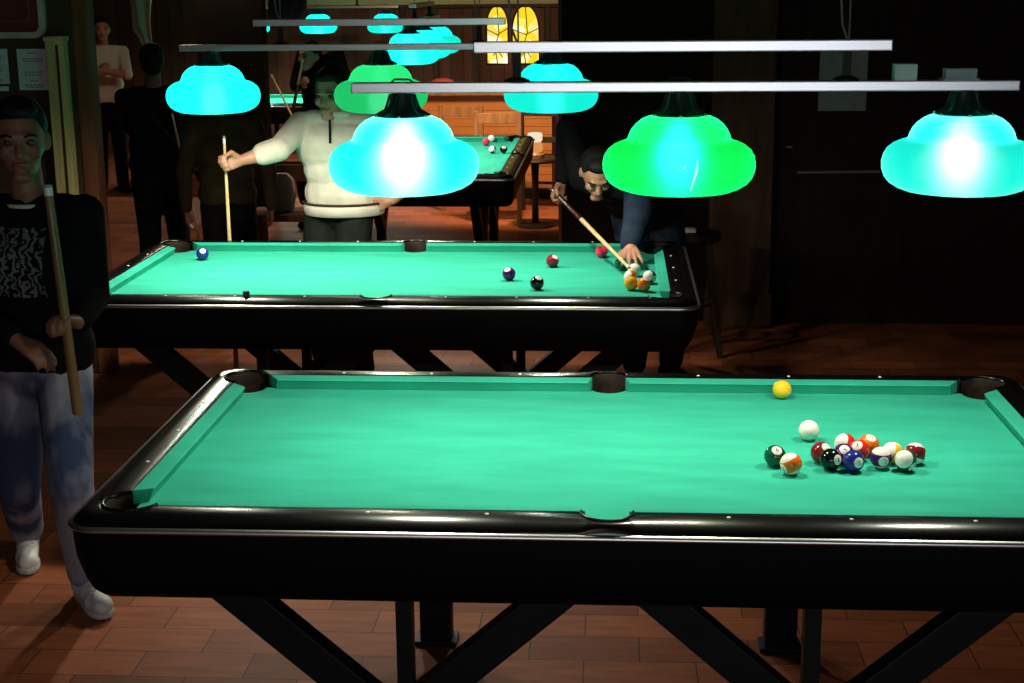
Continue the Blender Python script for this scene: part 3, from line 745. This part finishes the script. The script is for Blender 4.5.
    # clothing
    topp += [('c', pel+spine*.02-sr*.06*k, pel+spine*.02+sr*.06*k, .130*k, .130*k), ('c', pel+spine*.14*k-sr*.055*k, pel+spine*.14*k+sr*.055*k, .126*k, .126*k), ('c', ch-sr*.075*k, ch+sr*.075*k, .135*k, .135*k),
             ('c', pel+spine*.04, ch, .125*k, .13*k), ('c', ch+spine*.02, nk-spine*.025, .115*k, .072*k), ('c', J['shoulder_l']*.66+nk*.34-up*.018, J['shoulder_r']*.66+nk*.34-up*.018, .072*k, .072*k)]
    for s, nm in ((-1, 'l'), (1, 'r')): topp += [('c', J['shoulder_'+nm], J['shoulder_'+nm]*.5+ch*.5, .068*k, .09*k)]
    topp += list(extra_top)
    add_mesh('top', remesh(topp, max(voxel, .008), 4), top, t, root)
    botp += [('c', pel-sr*.05*k, pel+sr*.05*k, .124*k, .124*k), ('c', pel, (J['hip_l']+J['hip_r'])/2, .122*k, .11*k)]
    add_mesh('trousers', remesh(botp, max(voxel, .008), 3), bottom, t, root)
    if shoes:
        for nm in 'lr':
            an = J['ankle_'+nm]; td = J.get('toe_'+nm); td = (td-an).normalized() if td is not None else f; tr = td.cross(up).normalized(); gz = an.z-.085*k
            b = an-up*(an.z-gz-.045*k)
            sp = [('c', b-td*.045*k, b+td*.06*k, .042*k, .041*k), ('c', b+td*.05*k-up*.006, b+td*.155*k-up*.010*k, .041*k, .033*k), ('c', b+td*.10*k+tr*.008-up*.012, b+td*.150*k-tr*.008-up*.012, .037*k, .032*k), ('c', b-td*.03*k, b-td*.025*k+up*.055*k, .043*k, .042*k)]
            so = add_mesh('shoe', remesh(sp, .008, 2), shoe, t, root)
            if shoe is M['sneaker']:
                ol = [(-.085, .0), (-.075, .026), (-.03, .034), (.03, .034), (.10, .042), (.15, .040), (.183, .022), (.192, 0)]
                ol = ol+[(a, -c) for a, c in reversed(ol[1:-1])]
                mb = MB(); mb.ring_loft([[V((b.x, b.y, 0))+td*a*k*e+tr*c*k*e+up*h-root for a, c in ol] for e, h in ((.95, .002), (1, .006), (1.01, .020), (.97, .026))], True, (True, True)); mb.build('sole', M['sole'], so, SM)
                lc = MB()
                for j in range(4):
                    q = b+td*(.055+.022*j)*k+up*(.036-.007*j)*k-root; lc.tube([q-tr*.022, q+up*.006, q+tr*.022], .0032, 6)
                lc.build('laces', M['white_cloth'], so, 4)
    # hair
    hp_ = [('e', hc+hu*.040*hk-hd*.020*hk, (.083*hk, .092*hk, .088*hk), Rb), ('e', hc+hu*.005*hk-hd*.040*hk, (.079*hk, .068*hk, .092*hk), Rb), ('e', hc+hu*.088*hk+hd*.030*hk, (.058*hk, .050*hk, .034*hk), Rb)]
    if long_hair: hp_ += [('c', hc-hd*.05, hc-hd*.06-up*.20, .075, .05), ('c', hc-hr*.06-hd*.02, hc-hr*.07-up*.17, .035, .03), ('c', hc+hr*.06-hd*.02, hc+hr*.07-up*.17, .035, .03)]
    add_mesh('hair', remesh(hp_, .008, 2), hair or M['hair'], t, root)
    if face:
        for s in (-1, 1): MB().sphere(hc+hr*s*.031*hk+hd*.0835*hk+hu*.004*hk-root, .0125*hk, 12, 8).build('eye', M['eye'], t, 4)
        for s in (-1, 1): MB().tube([hc+hr*s*.017*hk+hd*.0985*hk+hu*.022*hk-root, hc+hr*s*.034*hk+hd*.0975*hk+hu*.028*hk-root, hc+hr*s*.052*hk+hd*.084*hk+hu*.022*hk-root], .0035*hk, 8).build('eyebrow', hair or M['hair'], t, 4)
        MB().tube([hc+hr*s*hk+hd*q*hk-hu*.060*hk-root for s, q in ((-.024, .089), (-.008, .0975), (.008, .0975), (.024, .089))], [.003*hk, .0065*hk, .0065*hk, .003*hk], 8).build('mouth', M['lip'], t, 4)
    return t
def stand(x, y, f, H=1.74, lean=(0, 0), stance=.10, **over):
    """standing joints; lean = forward / right shift of the shoulders"""
    f = V((f[0], f[1], 0)).normalized(); r = f.cross(V((0, 0, 1))).normalized(); k = H/1.74; o = V((x, y, 0)); z = V((0, 0, 1))
    s = f*lean[0]+r*lean[1]
    J = dict(pelvis=o+z*.95*k+s*.1, chest=o+z*1.25*k+s*.6, neck=o+z*1.46*k+s, head=o+z*1.625*k+s*1.15+f*.03)
    for sg, nm in ((-1, 'l'), (1, 'r')):
        J['shoulder_'+nm] = o+z*1.40*k+s*.9+r*sg*.185*k; J['hip_'+nm] = o+z*.90*k+r*sg*.085*k; J['ankle_'+nm] = o+z*.085*k+r*sg*stance
        J['knee_'+nm] = (J['hip_'+nm]+J['ankle_'+nm])/2+f*.03+z*.02; J['wrist_'+nm] = o+z*.86*k+r*sg*.27*k+f*.06+s*.3; J['toe_'+nm] = J['ankle_'+nm]+f*.17+r*sg*.05
    J.update(over)
    for sg, nm in ((-1, 'l'), (1, 'r')):
        if 'elbow_'+nm not in over:
            J['elbow_'+nm], J['wrist_'+nm] = ik(J['shoulder_'+nm], J['wrist_'+nm], .30*k, .27*k, J.get('pole_'+nm, -f*.8+r*sg*.5-z*.3))
        if 'knee_'+nm not in over:
            J['knee_'+nm], J['ankle_'+nm] = ik(J['hip_'+nm], J['ankle_'+nm], .42*k, .42*k, f)
    return J

# --- walking man at the left with a cue
def print_nodes(nt, b):
    tc = nn(nt, 'ShaderNodeTexCoord'); mp = nn(nt, 'ShaderNodeMapping'); mp.inputs['Scale'].default_value = (1, 1, 1.4); nt.links.new(tc.outputs['Object'], mp.inputs['Vector'])
    w = nn(nt, 'ShaderNodeTexWave', Scale=11, Distortion=13, Detail=4); w.inputs['Detail Scale'].default_value = 2.4; nt.links.new(mp.outputs[0], w.inputs['Vector'])
    sp = nn(nt, 'ShaderNodeSeparateXYZ'); nt.links.new(tc.outputs['Object'], sp.inputs[0])
    fac = None
    def chain(sock, op, val):
        n = nn(nt, 'ShaderNodeMath', operation=op); n.inputs[1].default_value = val; nt.links.new(sock, n.inputs[0]); return n.outputs[0]
    parts = [chain(sp.outputs['X'], 'GREATER_THAN', PR[0]), chain(sp.outputs['X'], 'LESS_THAN', PR[1]), chain(sp.outputs['Z'], 'GREATER_THAN', PR[2]), chain(sp.outputs['Z'], 'LESS_THAN', PR[3]), chain(sp.outputs['Y'], 'LESS_THAN', PR[4]), chain(w.outputs['Fac'], 'GREATER_THAN', .55)]
    fac = parts[0]
    for q in parts[1:]:
        n = nn(nt, 'ShaderNodeMath', operation='MULTIPLY'); nt.links.new(fac, n.inputs[0]); nt.links.new(q, n.inputs[1]); fac = n.outputs[0]
    mx = nn(nt, 'ShaderNodeMix', data_type='RGBA'); nt.links.new(fac, mx.inputs['Factor']); mx.inputs[6].default_value = (.007, .007, .008, 1); mx.inputs[7].default_value = (.16, .18, .19, 1)
    nt.links.new(mx.outputs[2], b.inputs['Base Color'])
fr_ = atz(86, 578, .085); fl_ = atz(27, 535, .085)      # ankles: his left foot forward (picture right), right foot behind
yb = .78
f1 = V((.55, -.83, 0)).normalized()
J = dict(pelvis=at(40, 352, yb), chest=at(38, 265, yb-.02), neck=at(30, 200, yb), head=at(20, 139, yb-.02), head_scale=1.1)
J['shoulder_r'] = at(-22, 214, yb+.02)
J['hip_l'] = at(64, 372, yb); J['hip_r'] = at(18, 372, yb+.03)
J['ankle_l'] = V((fr_.x, fr_.y, .09)); J['ankle_r'] = V((fl_.x, fl_.y, .09))
J['toe_l'] = J['ankle_l']+V((.10, -.13, 0)); J['toe_r'] = J['ankle_r']+V((.06, -.16, 0))
for nm in 'lr': J['knee_'+nm], J['ankle_'+nm] = ik(J['hip_'+nm], J['ankle_'+nm], .40, .405, V((.3, -1, .1)))
J['shoulder_l'] = at(84, 214, yb-.02); J['elbow_l'] = at(93, 296, yb+.02); J['wrist_l'] = at(79, 322, yb-.20)
J['wrist_r'] = at(14, 338, yb-.24); J['elbow_r'], J['wrist_r'] = ik(J['shoulder_r'], J['wrist_r'], .29, .26, V((-.9, .3, -.6)))
root1 = (J['ankle_l']+J['ankle_r'])/2
pa, pb = at(-6, 196, yb)-root1, at(60, 262, yb)-root1
PR = (pa.x, pb.x, pb.z, pa.z, J['chest'].y-root1.y-.03)
M['print_tee'] = mat('black_tee_with_grey_print', rough=.95, spec=.05, build=print_nodes)
CQ = V(at(77, 408, yb-.30)); CT = V(at(50, 204, yb-.26))
cdv = (CT-CQ).normalized()
wl = J['wrist_l']; 
P1 = person('person walking at the left in black printed top and faded jeans, holding a cue upright', J, f1, 1.72, M['print_tee'], M['jeans'], M['sneaker'], M['hair'], M['skin_dark'], 1.0,
    hands=[('l', wl, (at(60, 318, yb-.28)-wl), V((-.2, -.6, -.1)), cdv, .95, 1.0, .8), ('r', J['wrist_r'], at(44, 356, yb-.27)-J['wrist_r'], V((.1, .3, -1)), V((.2, -.3, 1)), .35, 1.0, .3)], voxel=.007, head_dir=(.35, -1, -.08))
cue(CQ-cdv*.02, CT+cdv*.06, 'cue held upright by the person in the black printed top', .0165, .0135, M['butt_brown'], M['butt_brown'], .75)
MB().tube([J['neck']+V((.072*math.cos(q), .068*math.sin(q), -.012-.022*math.sin(-q)*0))-V((root1.x, root1.y, 0)) for q in [2*PI*i/24 for i in range(25)]], .007, 8).build('collar', M['white_cloth'], P1, 4)
# wrist band
MB().tube([(wl+(J['elbow_l']-wl).normalized()*.015+(V((math.cos(q), 0, math.sin(q)))*.033)-root1*V((1, 1, 0)).length*0)-V((root1.x, root1.y, 0)) for q in [2*PI*i/16 for i in range(17)]], .003, 6).build('wrist_band', M['rod'], P1, 4)

# --- player in the pale sweater behind the middle table
y2 = 3.42
f2 = V((-.25, -1, 0)).normalized()
J = stand(at(340, 240, y2).x, y2, f2, 1.76)
J.update(neck=at(336, 112, y2), head=at(331, 92, y2-.03), chest=at(338, 146, y2-.01), pelvis=at(344, 197, y2), shoulder_r=at(297, 128, y2-.03), shoulder_l=at(386, 128, y2+.02))
J['shoulder_r'] = at(301, 125, y2-.03); J['elbow_r'] = at(279, 149, y2-.22); J['wrist_r'] = at(243, 160, y2-.28)
J['wrist_l'] = at(392, 200, y2-.05); J['elbow_l'], J['wrist_l'] = ik(J['shoulder_l'], J['wrist_l'], .29, .26, V((1, .3, 0)))
c0, c1 = at(229.5, 262, y2-.26), at(224, 136, y2-.325)
cd2 = (c1-c0).normalized(); wr = J['wrist_r']
P2 = person('person in pale oatmeal zip sweater behind the middle table, arm stretched out holding a cue', J, f2, 1.76, M['sweater'], M['dark_green_cloth'], M['black_cloth'], M['hair_brown'], M['skin'], .72,
    hands=[('r', wr, (at(227, 163, y2-.31)-wr), V((-.3, -1, 0)), cd2, 1.0, 1.05, .8), ('l', J['wrist_l'], at(372, 206, y2-.06)-J['wrist_l'], V((0, 1, .2)), V((0, -.2, 1)), .5, 1.0, .3)], voxel=.007, head_dir=(-.25, -1, -.22))
rt = V(P2.location)
zp = MB().tube([J['chest']+V((-.01, -.150, .03))-rt, J['neck']+V((-.014, -.100, -.03))-rt], .006, 8); zp.build('zip', M['rod'], P2, SM)
hem = MB(); hp = J['pelvis']
rings = []
for h, d in ((-.115, -.012), (-.11, .0), (-.075, .004), (-.06, .002), (-.055, -.01)):
    rings.append([hp+V(((.200+d)*math.cos(q), (.150+d)*math.sin(q), h+.03))-rt for q in [2*PI*i/40 for i in range(40)]])
hem.ring_loft(rings).build('hem_band', M['sweater'], P2, 4)
hl = MB().tube([hp+V((.204*math.cos(q), .154*math.sin(q), -.022))-rt for q in [2*PI*i/40 for i in range(41)]], .006, 8); hl.build('dark_stripe', M['olive_cloth'], P2, 4)
col_ = MB().tube([J['neck']+V((.072*math.cos(q), .068*math.sin(q), -.005))-rt for q in [2*PI*i/24 for i in range(25)]], .016, 8); col_.build('collar', M['sweater'], P2, 4)
cue(V((at(233, 300, y2-.2).x, y2-.205, .02)), c1, 'cue standing on the floor, held by the person in the pale sweater', .0135, .0066, M['cue_wood'], M['cue_wood'], .4)

# --- player leaning over the right end of the middle table
y3 = 3.45
f3 = V((.35, -1, 0)).normalized()
J = stand(at(655, 240, y3).x, y3+.12, f3, 1.74)
hand_b = atz(634, 264, B+.05)
J.update(pelvis=at(645, 205, y3+.10), chest=at(622, 180, y3-.06), neck=at(608, 172, y3-.16), head=at(597, 172, y3-.24), shoulder_r=at(582, 178, y3-.12), shoulder_l=at(640, 190, y3-.22))
J['hip_l'] = J['pelvis']+V((.10, .02, -.05)); J['hip_r'] = J['pelvis']+V((-.08, .02, -.05))
for nm in 'lr': J['knee_'+nm], J['ankle_'+nm] = ik(J['hip_'+nm], J['ankle_'+nm], .42, .42, f3)
bw = atz(630, 250, B+.075)
J['wrist_l'] = bw; J['elbow_l'], J['wrist_l'] = ik(J['shoulder_l'], bw, .30, .28, V((1, .3, .2)))
gr = at(556, 194, y3+.02)
J['wrist_r'] = gr+V((.03, .02, .06)); J['elbow_r'], J['wrist_r'] = ik(J['shoulder_r'], J['wrist_r'], .28, .26, V((-.3, .6, 1)))
tip = atz(628, 266.5, B+.062); bd = (tip-gr).normalized()
P3 = person('person in dark clothes bent over the right end of the middle table with a cue', J, f3, 1.72, M['black_cloth'], M['navy_cloth'], M['black_cloth'], M['hair'], M['skin'], 1.0,
    hands=[('r', J['wrist_r'], gr-J['wrist_r']+V((0, 0, -.03)), V((.4, -.5, 0)), bd, 1.0, 1.0, .8), ('l', J['wrist_l'], atz(636, 276, B+.012)-J['wrist_l'], V((0, 0, -1)), V((-1, 0, 0)), .16, 1.0, .1, 9)], voxel=.005, head_dir=(.1, -.8, -.75))
# navy sleeve over the left arm
rt = V(P3.location)
sl = remesh([('c', J['shoulder_l'], J['elbow_l'], .078, .070), ('c', J['elbow_l'], J['wrist_l']*.9+J['elbow_l']*.1, .070, .052)], .008, 3)
add_mesh('sleeve', sl, M['navy_cloth'], P3, rt)
cue(gr-bd*.07, tip+bd*.02, 'cue levelled for a shot by the person bent over the middle table', .0145, .0065, M['cue_butt'], M['cue_wood'], .42)

# --- figures in the dark background
ym = 5.3
J = stand(at(160, 200, ym).x, ym, (.5, -1), 1.66); J['wrist_r'] = at(186, 160, ym-.25); J['elbow_r'], J['wrist_r'] = ik(J['shoulder_r'], J['wrist_r'], .29, .26, V((0, .3, -1)))
person('person all in black standing in the shadows at the left behind the middle table', J, (.5, -1, 0), 1.66, M['black_cloth'], M['black_cloth'], M['black_cloth'], M['hair'], M['skin_dark'], 1.0, voxel=.012, face=False, head_dir=(-.4, 1, 0), group='people in the shadows')
cue(V((at(212, 262, ym-.3).x, ym-.3, .02)), at(172, 113, ym-.28), 'thin pale cue leaning beside the person all in black', .011, .006, M['rod'], M['cue_wood'], .35)
ym = 4.42
J = stand(at(228, 200, ym).x, ym, (-.2, 1), 1.54)
person('person in dark olive jacket turned away under the leftmost lamp of the second light', J, (-.2, 1, 0), 1.54, M['olive_cloth'], M['black_cloth'], M['black_cloth'], M['hair'], M['skin_dark'], 1.0, voxel=.012, face=False, group='people in the shadows')
ym = 8.4
J = stand(at(322, 100, ym).x, ym, (-.7, -1), 1.78); J['wrist_r'] = at(301, 82, ym-.3); J['elbow_r'], J['wrist_r'] = ik(J['shoulder_r'], J['wrist_r'], .29, .26, V((-.5, .3, -1)))
J['head'] = at(310, 56, ym-.05); J['neck'] = at(315, 72, ym)
person('person in black with a pale face behind the sweater wearer, at the far table', J, (-.7, -1, 0), 1.78, M['black_cloth'], M['navy_cloth'], M['black_cloth'], M['hair'], M['skin'], 1.0, voxel=.011, group='people in the shadows')
cue(at(293, 110, ym-.36), at(303, 58, ym-.36), 'cue with a dark red butt held by the person in black at the far table', .014, .008, M['cue_butt'], M['cue_wood'], .5)
cue(V((at(326, 160, 10.95).x, 10.95, .02)), at(271, 74, 11.0), 'pale cue leaning in front of the distant table', .016, .008, M['cue_wood'], M['cue_wood'], .4)
ym = 10.6
J = stand(at(106, 90, ym).x, ym, (.4, -1), 1.70); J['wrist_l'] = at(103, 71, ym-.3); J['wrist_r'] = at(97, 70, ym-.25)
for nm in 'lr': J['elbow_'+nm], J['wrist_'+nm] = ik(J['shoulder_'+nm], J['wrist_'+nm], .29, .26, V((1 if nm == 'l' else -1, .3, -.8)))
person('person in white T-shirt and dark trousers far back at the left', J, (.4, -1, 0), 1.70, M['white_cloth'], M['black_cloth'], M['black_cloth'], M['hair'], M['skin'], .5, voxel=.012, group='people in the shadows')

# ------------------------------------------------------------------ hanging jersey, banner
def cloth_strip(pts_l, pts_r, y, th=.03, n=9, amp=.02):
    mb = MB(); front, back = [], []
    for (ul, vl), (ur, vr) in zip(pts_l, pts_r):
        a, b = at(ul, vl, y), at(ur, vr, y); fr, bk = [], []
        for k in range(n):
            t = k/(n-1); p = a+(b-a)*t; o = amp*math.sin(t*PI*3+a.z*4); fr.append((p.x, p.y+o-th/2, p.z)); bk.append((p.x, p.y+o+th/2, p.z))
        front.append(fr+bk[::-1])
    return mb.ring_loft(front, True, (True, True))
o = cloth_strip([(128, -10), (131, 8), (133, 30), (139, 38), (144, 48)], [(152, -10), (151, 8), (150, 22), (151, 36), (153, 49)], 8.2).build('hanging_jersey', mat('pale_green_cotton', rough=.9, build=noisy((.50, .56, .44), (.66, .72, .58), 9, 4, (3, 3, .5), bump=.5, bscale=20)), None, 4)
tag(o, 'pale greenish jersey hanging high above the person all in black', 'clothing')
hk = MB().tube([at(140, -12, 8.2), V((at(140, -12, 8.2).x, 8.2, ZC))], .006, 8).build('hanging_string', M['rod'], o, SM)
o = cloth_strip([(268, -12), (268, 12), (269, 22)], [(307, -12), (307, 8), (297, 22)], 11.4, .02).build('banner', M['navy_cloth'], None, 4)
tag(o, 'dark navy cloth banner hanging in front of the distant lamps', 'banner')
MB().tube([at(270, -12, 11.4), V((at(270, -12, 11.4).x, 11.4, ZC))], .006, 8).tube([at(305, -12, 11.4), V((at(305, -12, 11.4).x, 11.4, ZC))], .006, 8).build('hanging_string', M['rod'], o, SM)

# ------------------------------------------------------------------ wooden counter, chairs and small things at the back
yc = 10.2
xa, xb = at(418, 110, yc).x, at(552, 110, yc).x
zc_ = at(480, 95, yc).z
t = thing('wooden_counter', 'orange varnished plank counter behind the far pool table', 'counter', ((xa+xb)/2, yc, 0))
MB().box((0, .25, zc_/2), (xb-xa, .5, zc_), bevel=.01).build('plank_front', M['wood_orange'], t)
MB().box((0, .22, zc_+.02), (xb-xa+.08, .62, .04), bevel=.01).build('counter_top', M['wood_chair'], t)
MB().box((0, -.01, .05), (xb-xa, .03, .10), bevel=.004).build('kick_board', M['wood_chair_dark'], t)
rc = MB().sphere((0, 0, 0), 1, 24, 16, (.12, .09, .055)).build('red_cushion', mat('faded_red_cloth', rough=.9, build=noisy((.36, .05, .03), (.46, .08, .05), 9)), None, 4); rc.location = (at(443, 90, yc+.2).x, yc+.2, zc_+.092)
tag(rc, 'small faded red cushion on the left end of the orange counter', 'cushion')
def chair(x, y, rz, label, m, h=.95):
    t = thing('wooden_chair', label, 'chair', (x, y, 0), rz, 'wooden chairs by the counter')
    MB().box((0, 0, .45), (.42, .42, .035), bevel=.01).build('seat', m, t)
    for sx in (-1, 1):
        MB().beam((sx*.18, -.18, 0), (sx*.18, -.18, .44), .04, .04).build('leg', m, t)
        MB().beam((sx*.18, .19, 0), (sx*.18, .23, h), .04, .04).build('back_post', m, t)
    MB().box((0, .225, h-.06), (.36, .022, .09), bevel=.006).build('top_rail', m, t)
    MB().box((0, .215, .64), (.34, .02, .05), bevel=.005).build('back_slat', m, t)
    MB().beam((-.18, -.18, .2), (.18, -.18, .2), .025, .025).build('stretcher', m, t)
    return t
for (u, y, rz, lab, m) in ((466, 9.6, 3.05, 'brown wooden chair with posts showing above the far table, left one', M['wood_chair']), (498, 8.95, 3.2, 'brown wooden chair beside the other one behind the far table, right one', M['wood_chair']), (548, 9.62, 2.9, 'dark wooden chair right of the far table, by the end of the counter', M['wood_chair_dark'])):
    chair(at(u, 140, y).x, y, rz, lab, m)
ys = 8.55
xs = at(535, 150, ys).x
t = thing('side_table', 'small dark round table right of the far pool table', 'table', (xs, ys, 0))
zt_ = at(535, 158, ys).z
MB().lathe([(.0, zt_-.03), (.19, zt_-.03), (.20, zt_-.015), (.19, zt_), (.0, zt_)], n=32).build('table_top', M['wood_chair_dark'], t, SM)
MB().lathe([(.03, .03), (.025, zt_*.5), (.035, zt_-.03)], n=16).build('pedestal', M['wood_chair_dark'], t, SM)
MB().lathe([(.0, 0), (.16, 0), (.15, .02), (.03, .04), (.0, .04)], n=24).build('foot', M['wood_chair_dark'], t, SM)
t = thing('table_lantern', 'small white and amber lit lantern on the little dark table', 'lamp', (xs, ys, zt_))
MB().lathe([(0, 0), (.075, 0), (.078, .03), (.06, .05), (0, .05)], n=24).build('base', M['wood_chair'], t, SM)
MB().lathe([(.055, .05), (.068, .08), (.060, .125), (.045, .135)], n=24, cap=(True, True)).build('amber_glass', emis('amber_glow', lambda nt, e: (e.inputs['Color'].__setattr__('default_value', (1, .42, .12, 1)), e.inputs['Strength'].__setattr__('default_value', .7))), t, SM)
MB().lathe([(.05, .135), (.062, .15), (.062, .20), (.05, .21)], n=24, cap=(True, True)).build('white_shade', emis('white_glow', lambda nt, e: (e.inputs['Color'].__setattr__('default_value', (1, .85, .65, 1)), e.inputs['Strength'].__setattr__('default_value', .9))), t, SM)

# stool in the dark right of the middle table
ys = 4.25
t = thing('bar_stool', 'dark bar stool in the shadow right of the middle table, below the brown pillar', 'stool', (at(690, 310, ys).x, ys, 0))
zs = at(690, 232, ys).z
MB().lathe([(0, zs-.05), (.15, zs-.05), (.165, zs-.03), (.16, zs), (0, zs+.008)], n=28).build('seat', M['wood_dark'], t, SM)
for sx in (-1, 1):
    for sy in (-1, 1): MB().beam((sx*.09, sy*.09, zs-.05), (sx*.16, sy*.16, 0), .035, .035).build('leg', M['wood_dark'], t)
MB().tube([(.13*math.cos(q), .13*math.sin(q), .28) for q in [2*PI*i/24 for i in range(25)]], .011, 8).build('foot_ring', M['wood_dark'], t, SM)
tw = MB().box((0, 0, 0), (.085, .07, .022), bevel=.008).build('folded_cloth', M['white_cloth']); tw.location = (at(688, 231, ys-.05).x, ys-.05, zs+.0185)
tag(tw, 'small folded white cloth on the seat of the dark bar stool', 'cloth')
# low red-brown bench with a pale bag behind the middle table
yb_ = 4.7
x0, x1 = at(232, 235, yb_).x, at(318, 235, yb_).x
zt_ = at(280, 224, yb_).z
t = thing('low_bench', 'low red brown wooden bench behind the sweater wearer', 'bench', ((x0+x1)/2, yb_+.5, 0))
MB().box((0, 0, zt_-.02), (x1-x0, .34, .045), bevel=.01).build('seat', M['red_wood'], t)
for sx in (-1, 1): MB().box((sx*(x1-x0)*.42, 0, (zt_-.04)/2), (.05, .30, zt_-.04), bevel=.006).build('leg', M['red_wood'], t)
MB().box((0, .16, zt_+.22), (x1-x0, .03, .10), bevel=.008).build('back_rail', M['red_wood'], t)
bg = MB()
bg.ring_loft([[((.085+d)*math.cos(q), (.05+d*.5)*math.sin(q), h) for q in [2*PI*i/20 for i in range(20)]] for d, h in ((-.02, 0), (0, .01), (.015, .10), (.005, .20), (-.03, .235))], True, (True, True))
bg = bg.build('cloth_bag', mat('beige_canvas', rough=.9, build=noisy((.20, .16, .10), (.30, .24, .16), 10, bump=.5, bscale=30)), None, SM); bg.location = (at(281, 200, yb_+.5).x, yb_+.48, zt_+.003)
tag(bg, 'beige canvas bag on the low bench under the outstretched arm', 'bag')

# ------------------------------------------------------------------ lights out of view: the counter's warm spot and added fills
sl_ = bpy.data.lights.new('counter_spot', 'SPOT'); sl_.energy = 420; sl_.color = (1, .66, .38); sl_.spot_size = math.radians(88); sl_.spot_blend = .5; sl_.shadow_soft_size = .1
so_ = bpy.data.objects.new('counter_spot', sl_); COL.objects.link(so_); so_.location = (-.7, 7.9, 2.6); so_.rotation_euler = (V((-.75, 10.2, .75))-V((-.7, 7.9, 2.6))).to_track_quat('-Z', 'Y').to_euler()
light('added_fill_front', (-.6, -3.4, 2.85), 12, (1, .76, .56), .15)  # weak warm fill added above the camera side, no known lamp there
light('added_fill_left', (-3.6, 8.6, 2.5), 20, (1, .82, .55), .12)  # fill added to brighten the white T-shirt figure, no known lamp there
al = bpy.data.lights.new('added_bar_fill', 'AREA'); al.shape = 'RECTANGLE'; al.size = 2.7; al.size_y = .7; al.energy = 36; al.color = (.93, .98, 1)  # area light added behind the camera, mirrored by the fixtures' aluminium bars
ao = bpy.data.objects.new('added_bar_fill', al); COL.objects.link(ao); ao.location = (.45, -5.9, 1.5); ao.rotation_euler = (PI/2, 0, 0)

w = bpy.data.worlds.new('world'); sc.world = w; w.use_nodes = True
w.node_tree.nodes['Background'].inputs['Color'].default_value = (.5, .45, .4, 1); w.node_tree.nodes['Background'].inputs['Strength'].default_value = .01

sc.view_settings.view_transform = 'Standard'; sc.view_settings.look = 'None'; sc.view_settings.gamma = 1; sc.view_settings.exposure = 0
sc.view_settings.use_curve_mapping = False
sc.cycles.use_denoising = True
sc.cycles.max_bounces = 8; sc.cycles.diffuse_bounces = 3; sc.cycles.glossy_bounces = 3; sc.cycles.transmission_bounces = 4; sc.cycles.sample_clamp_indirect = 3
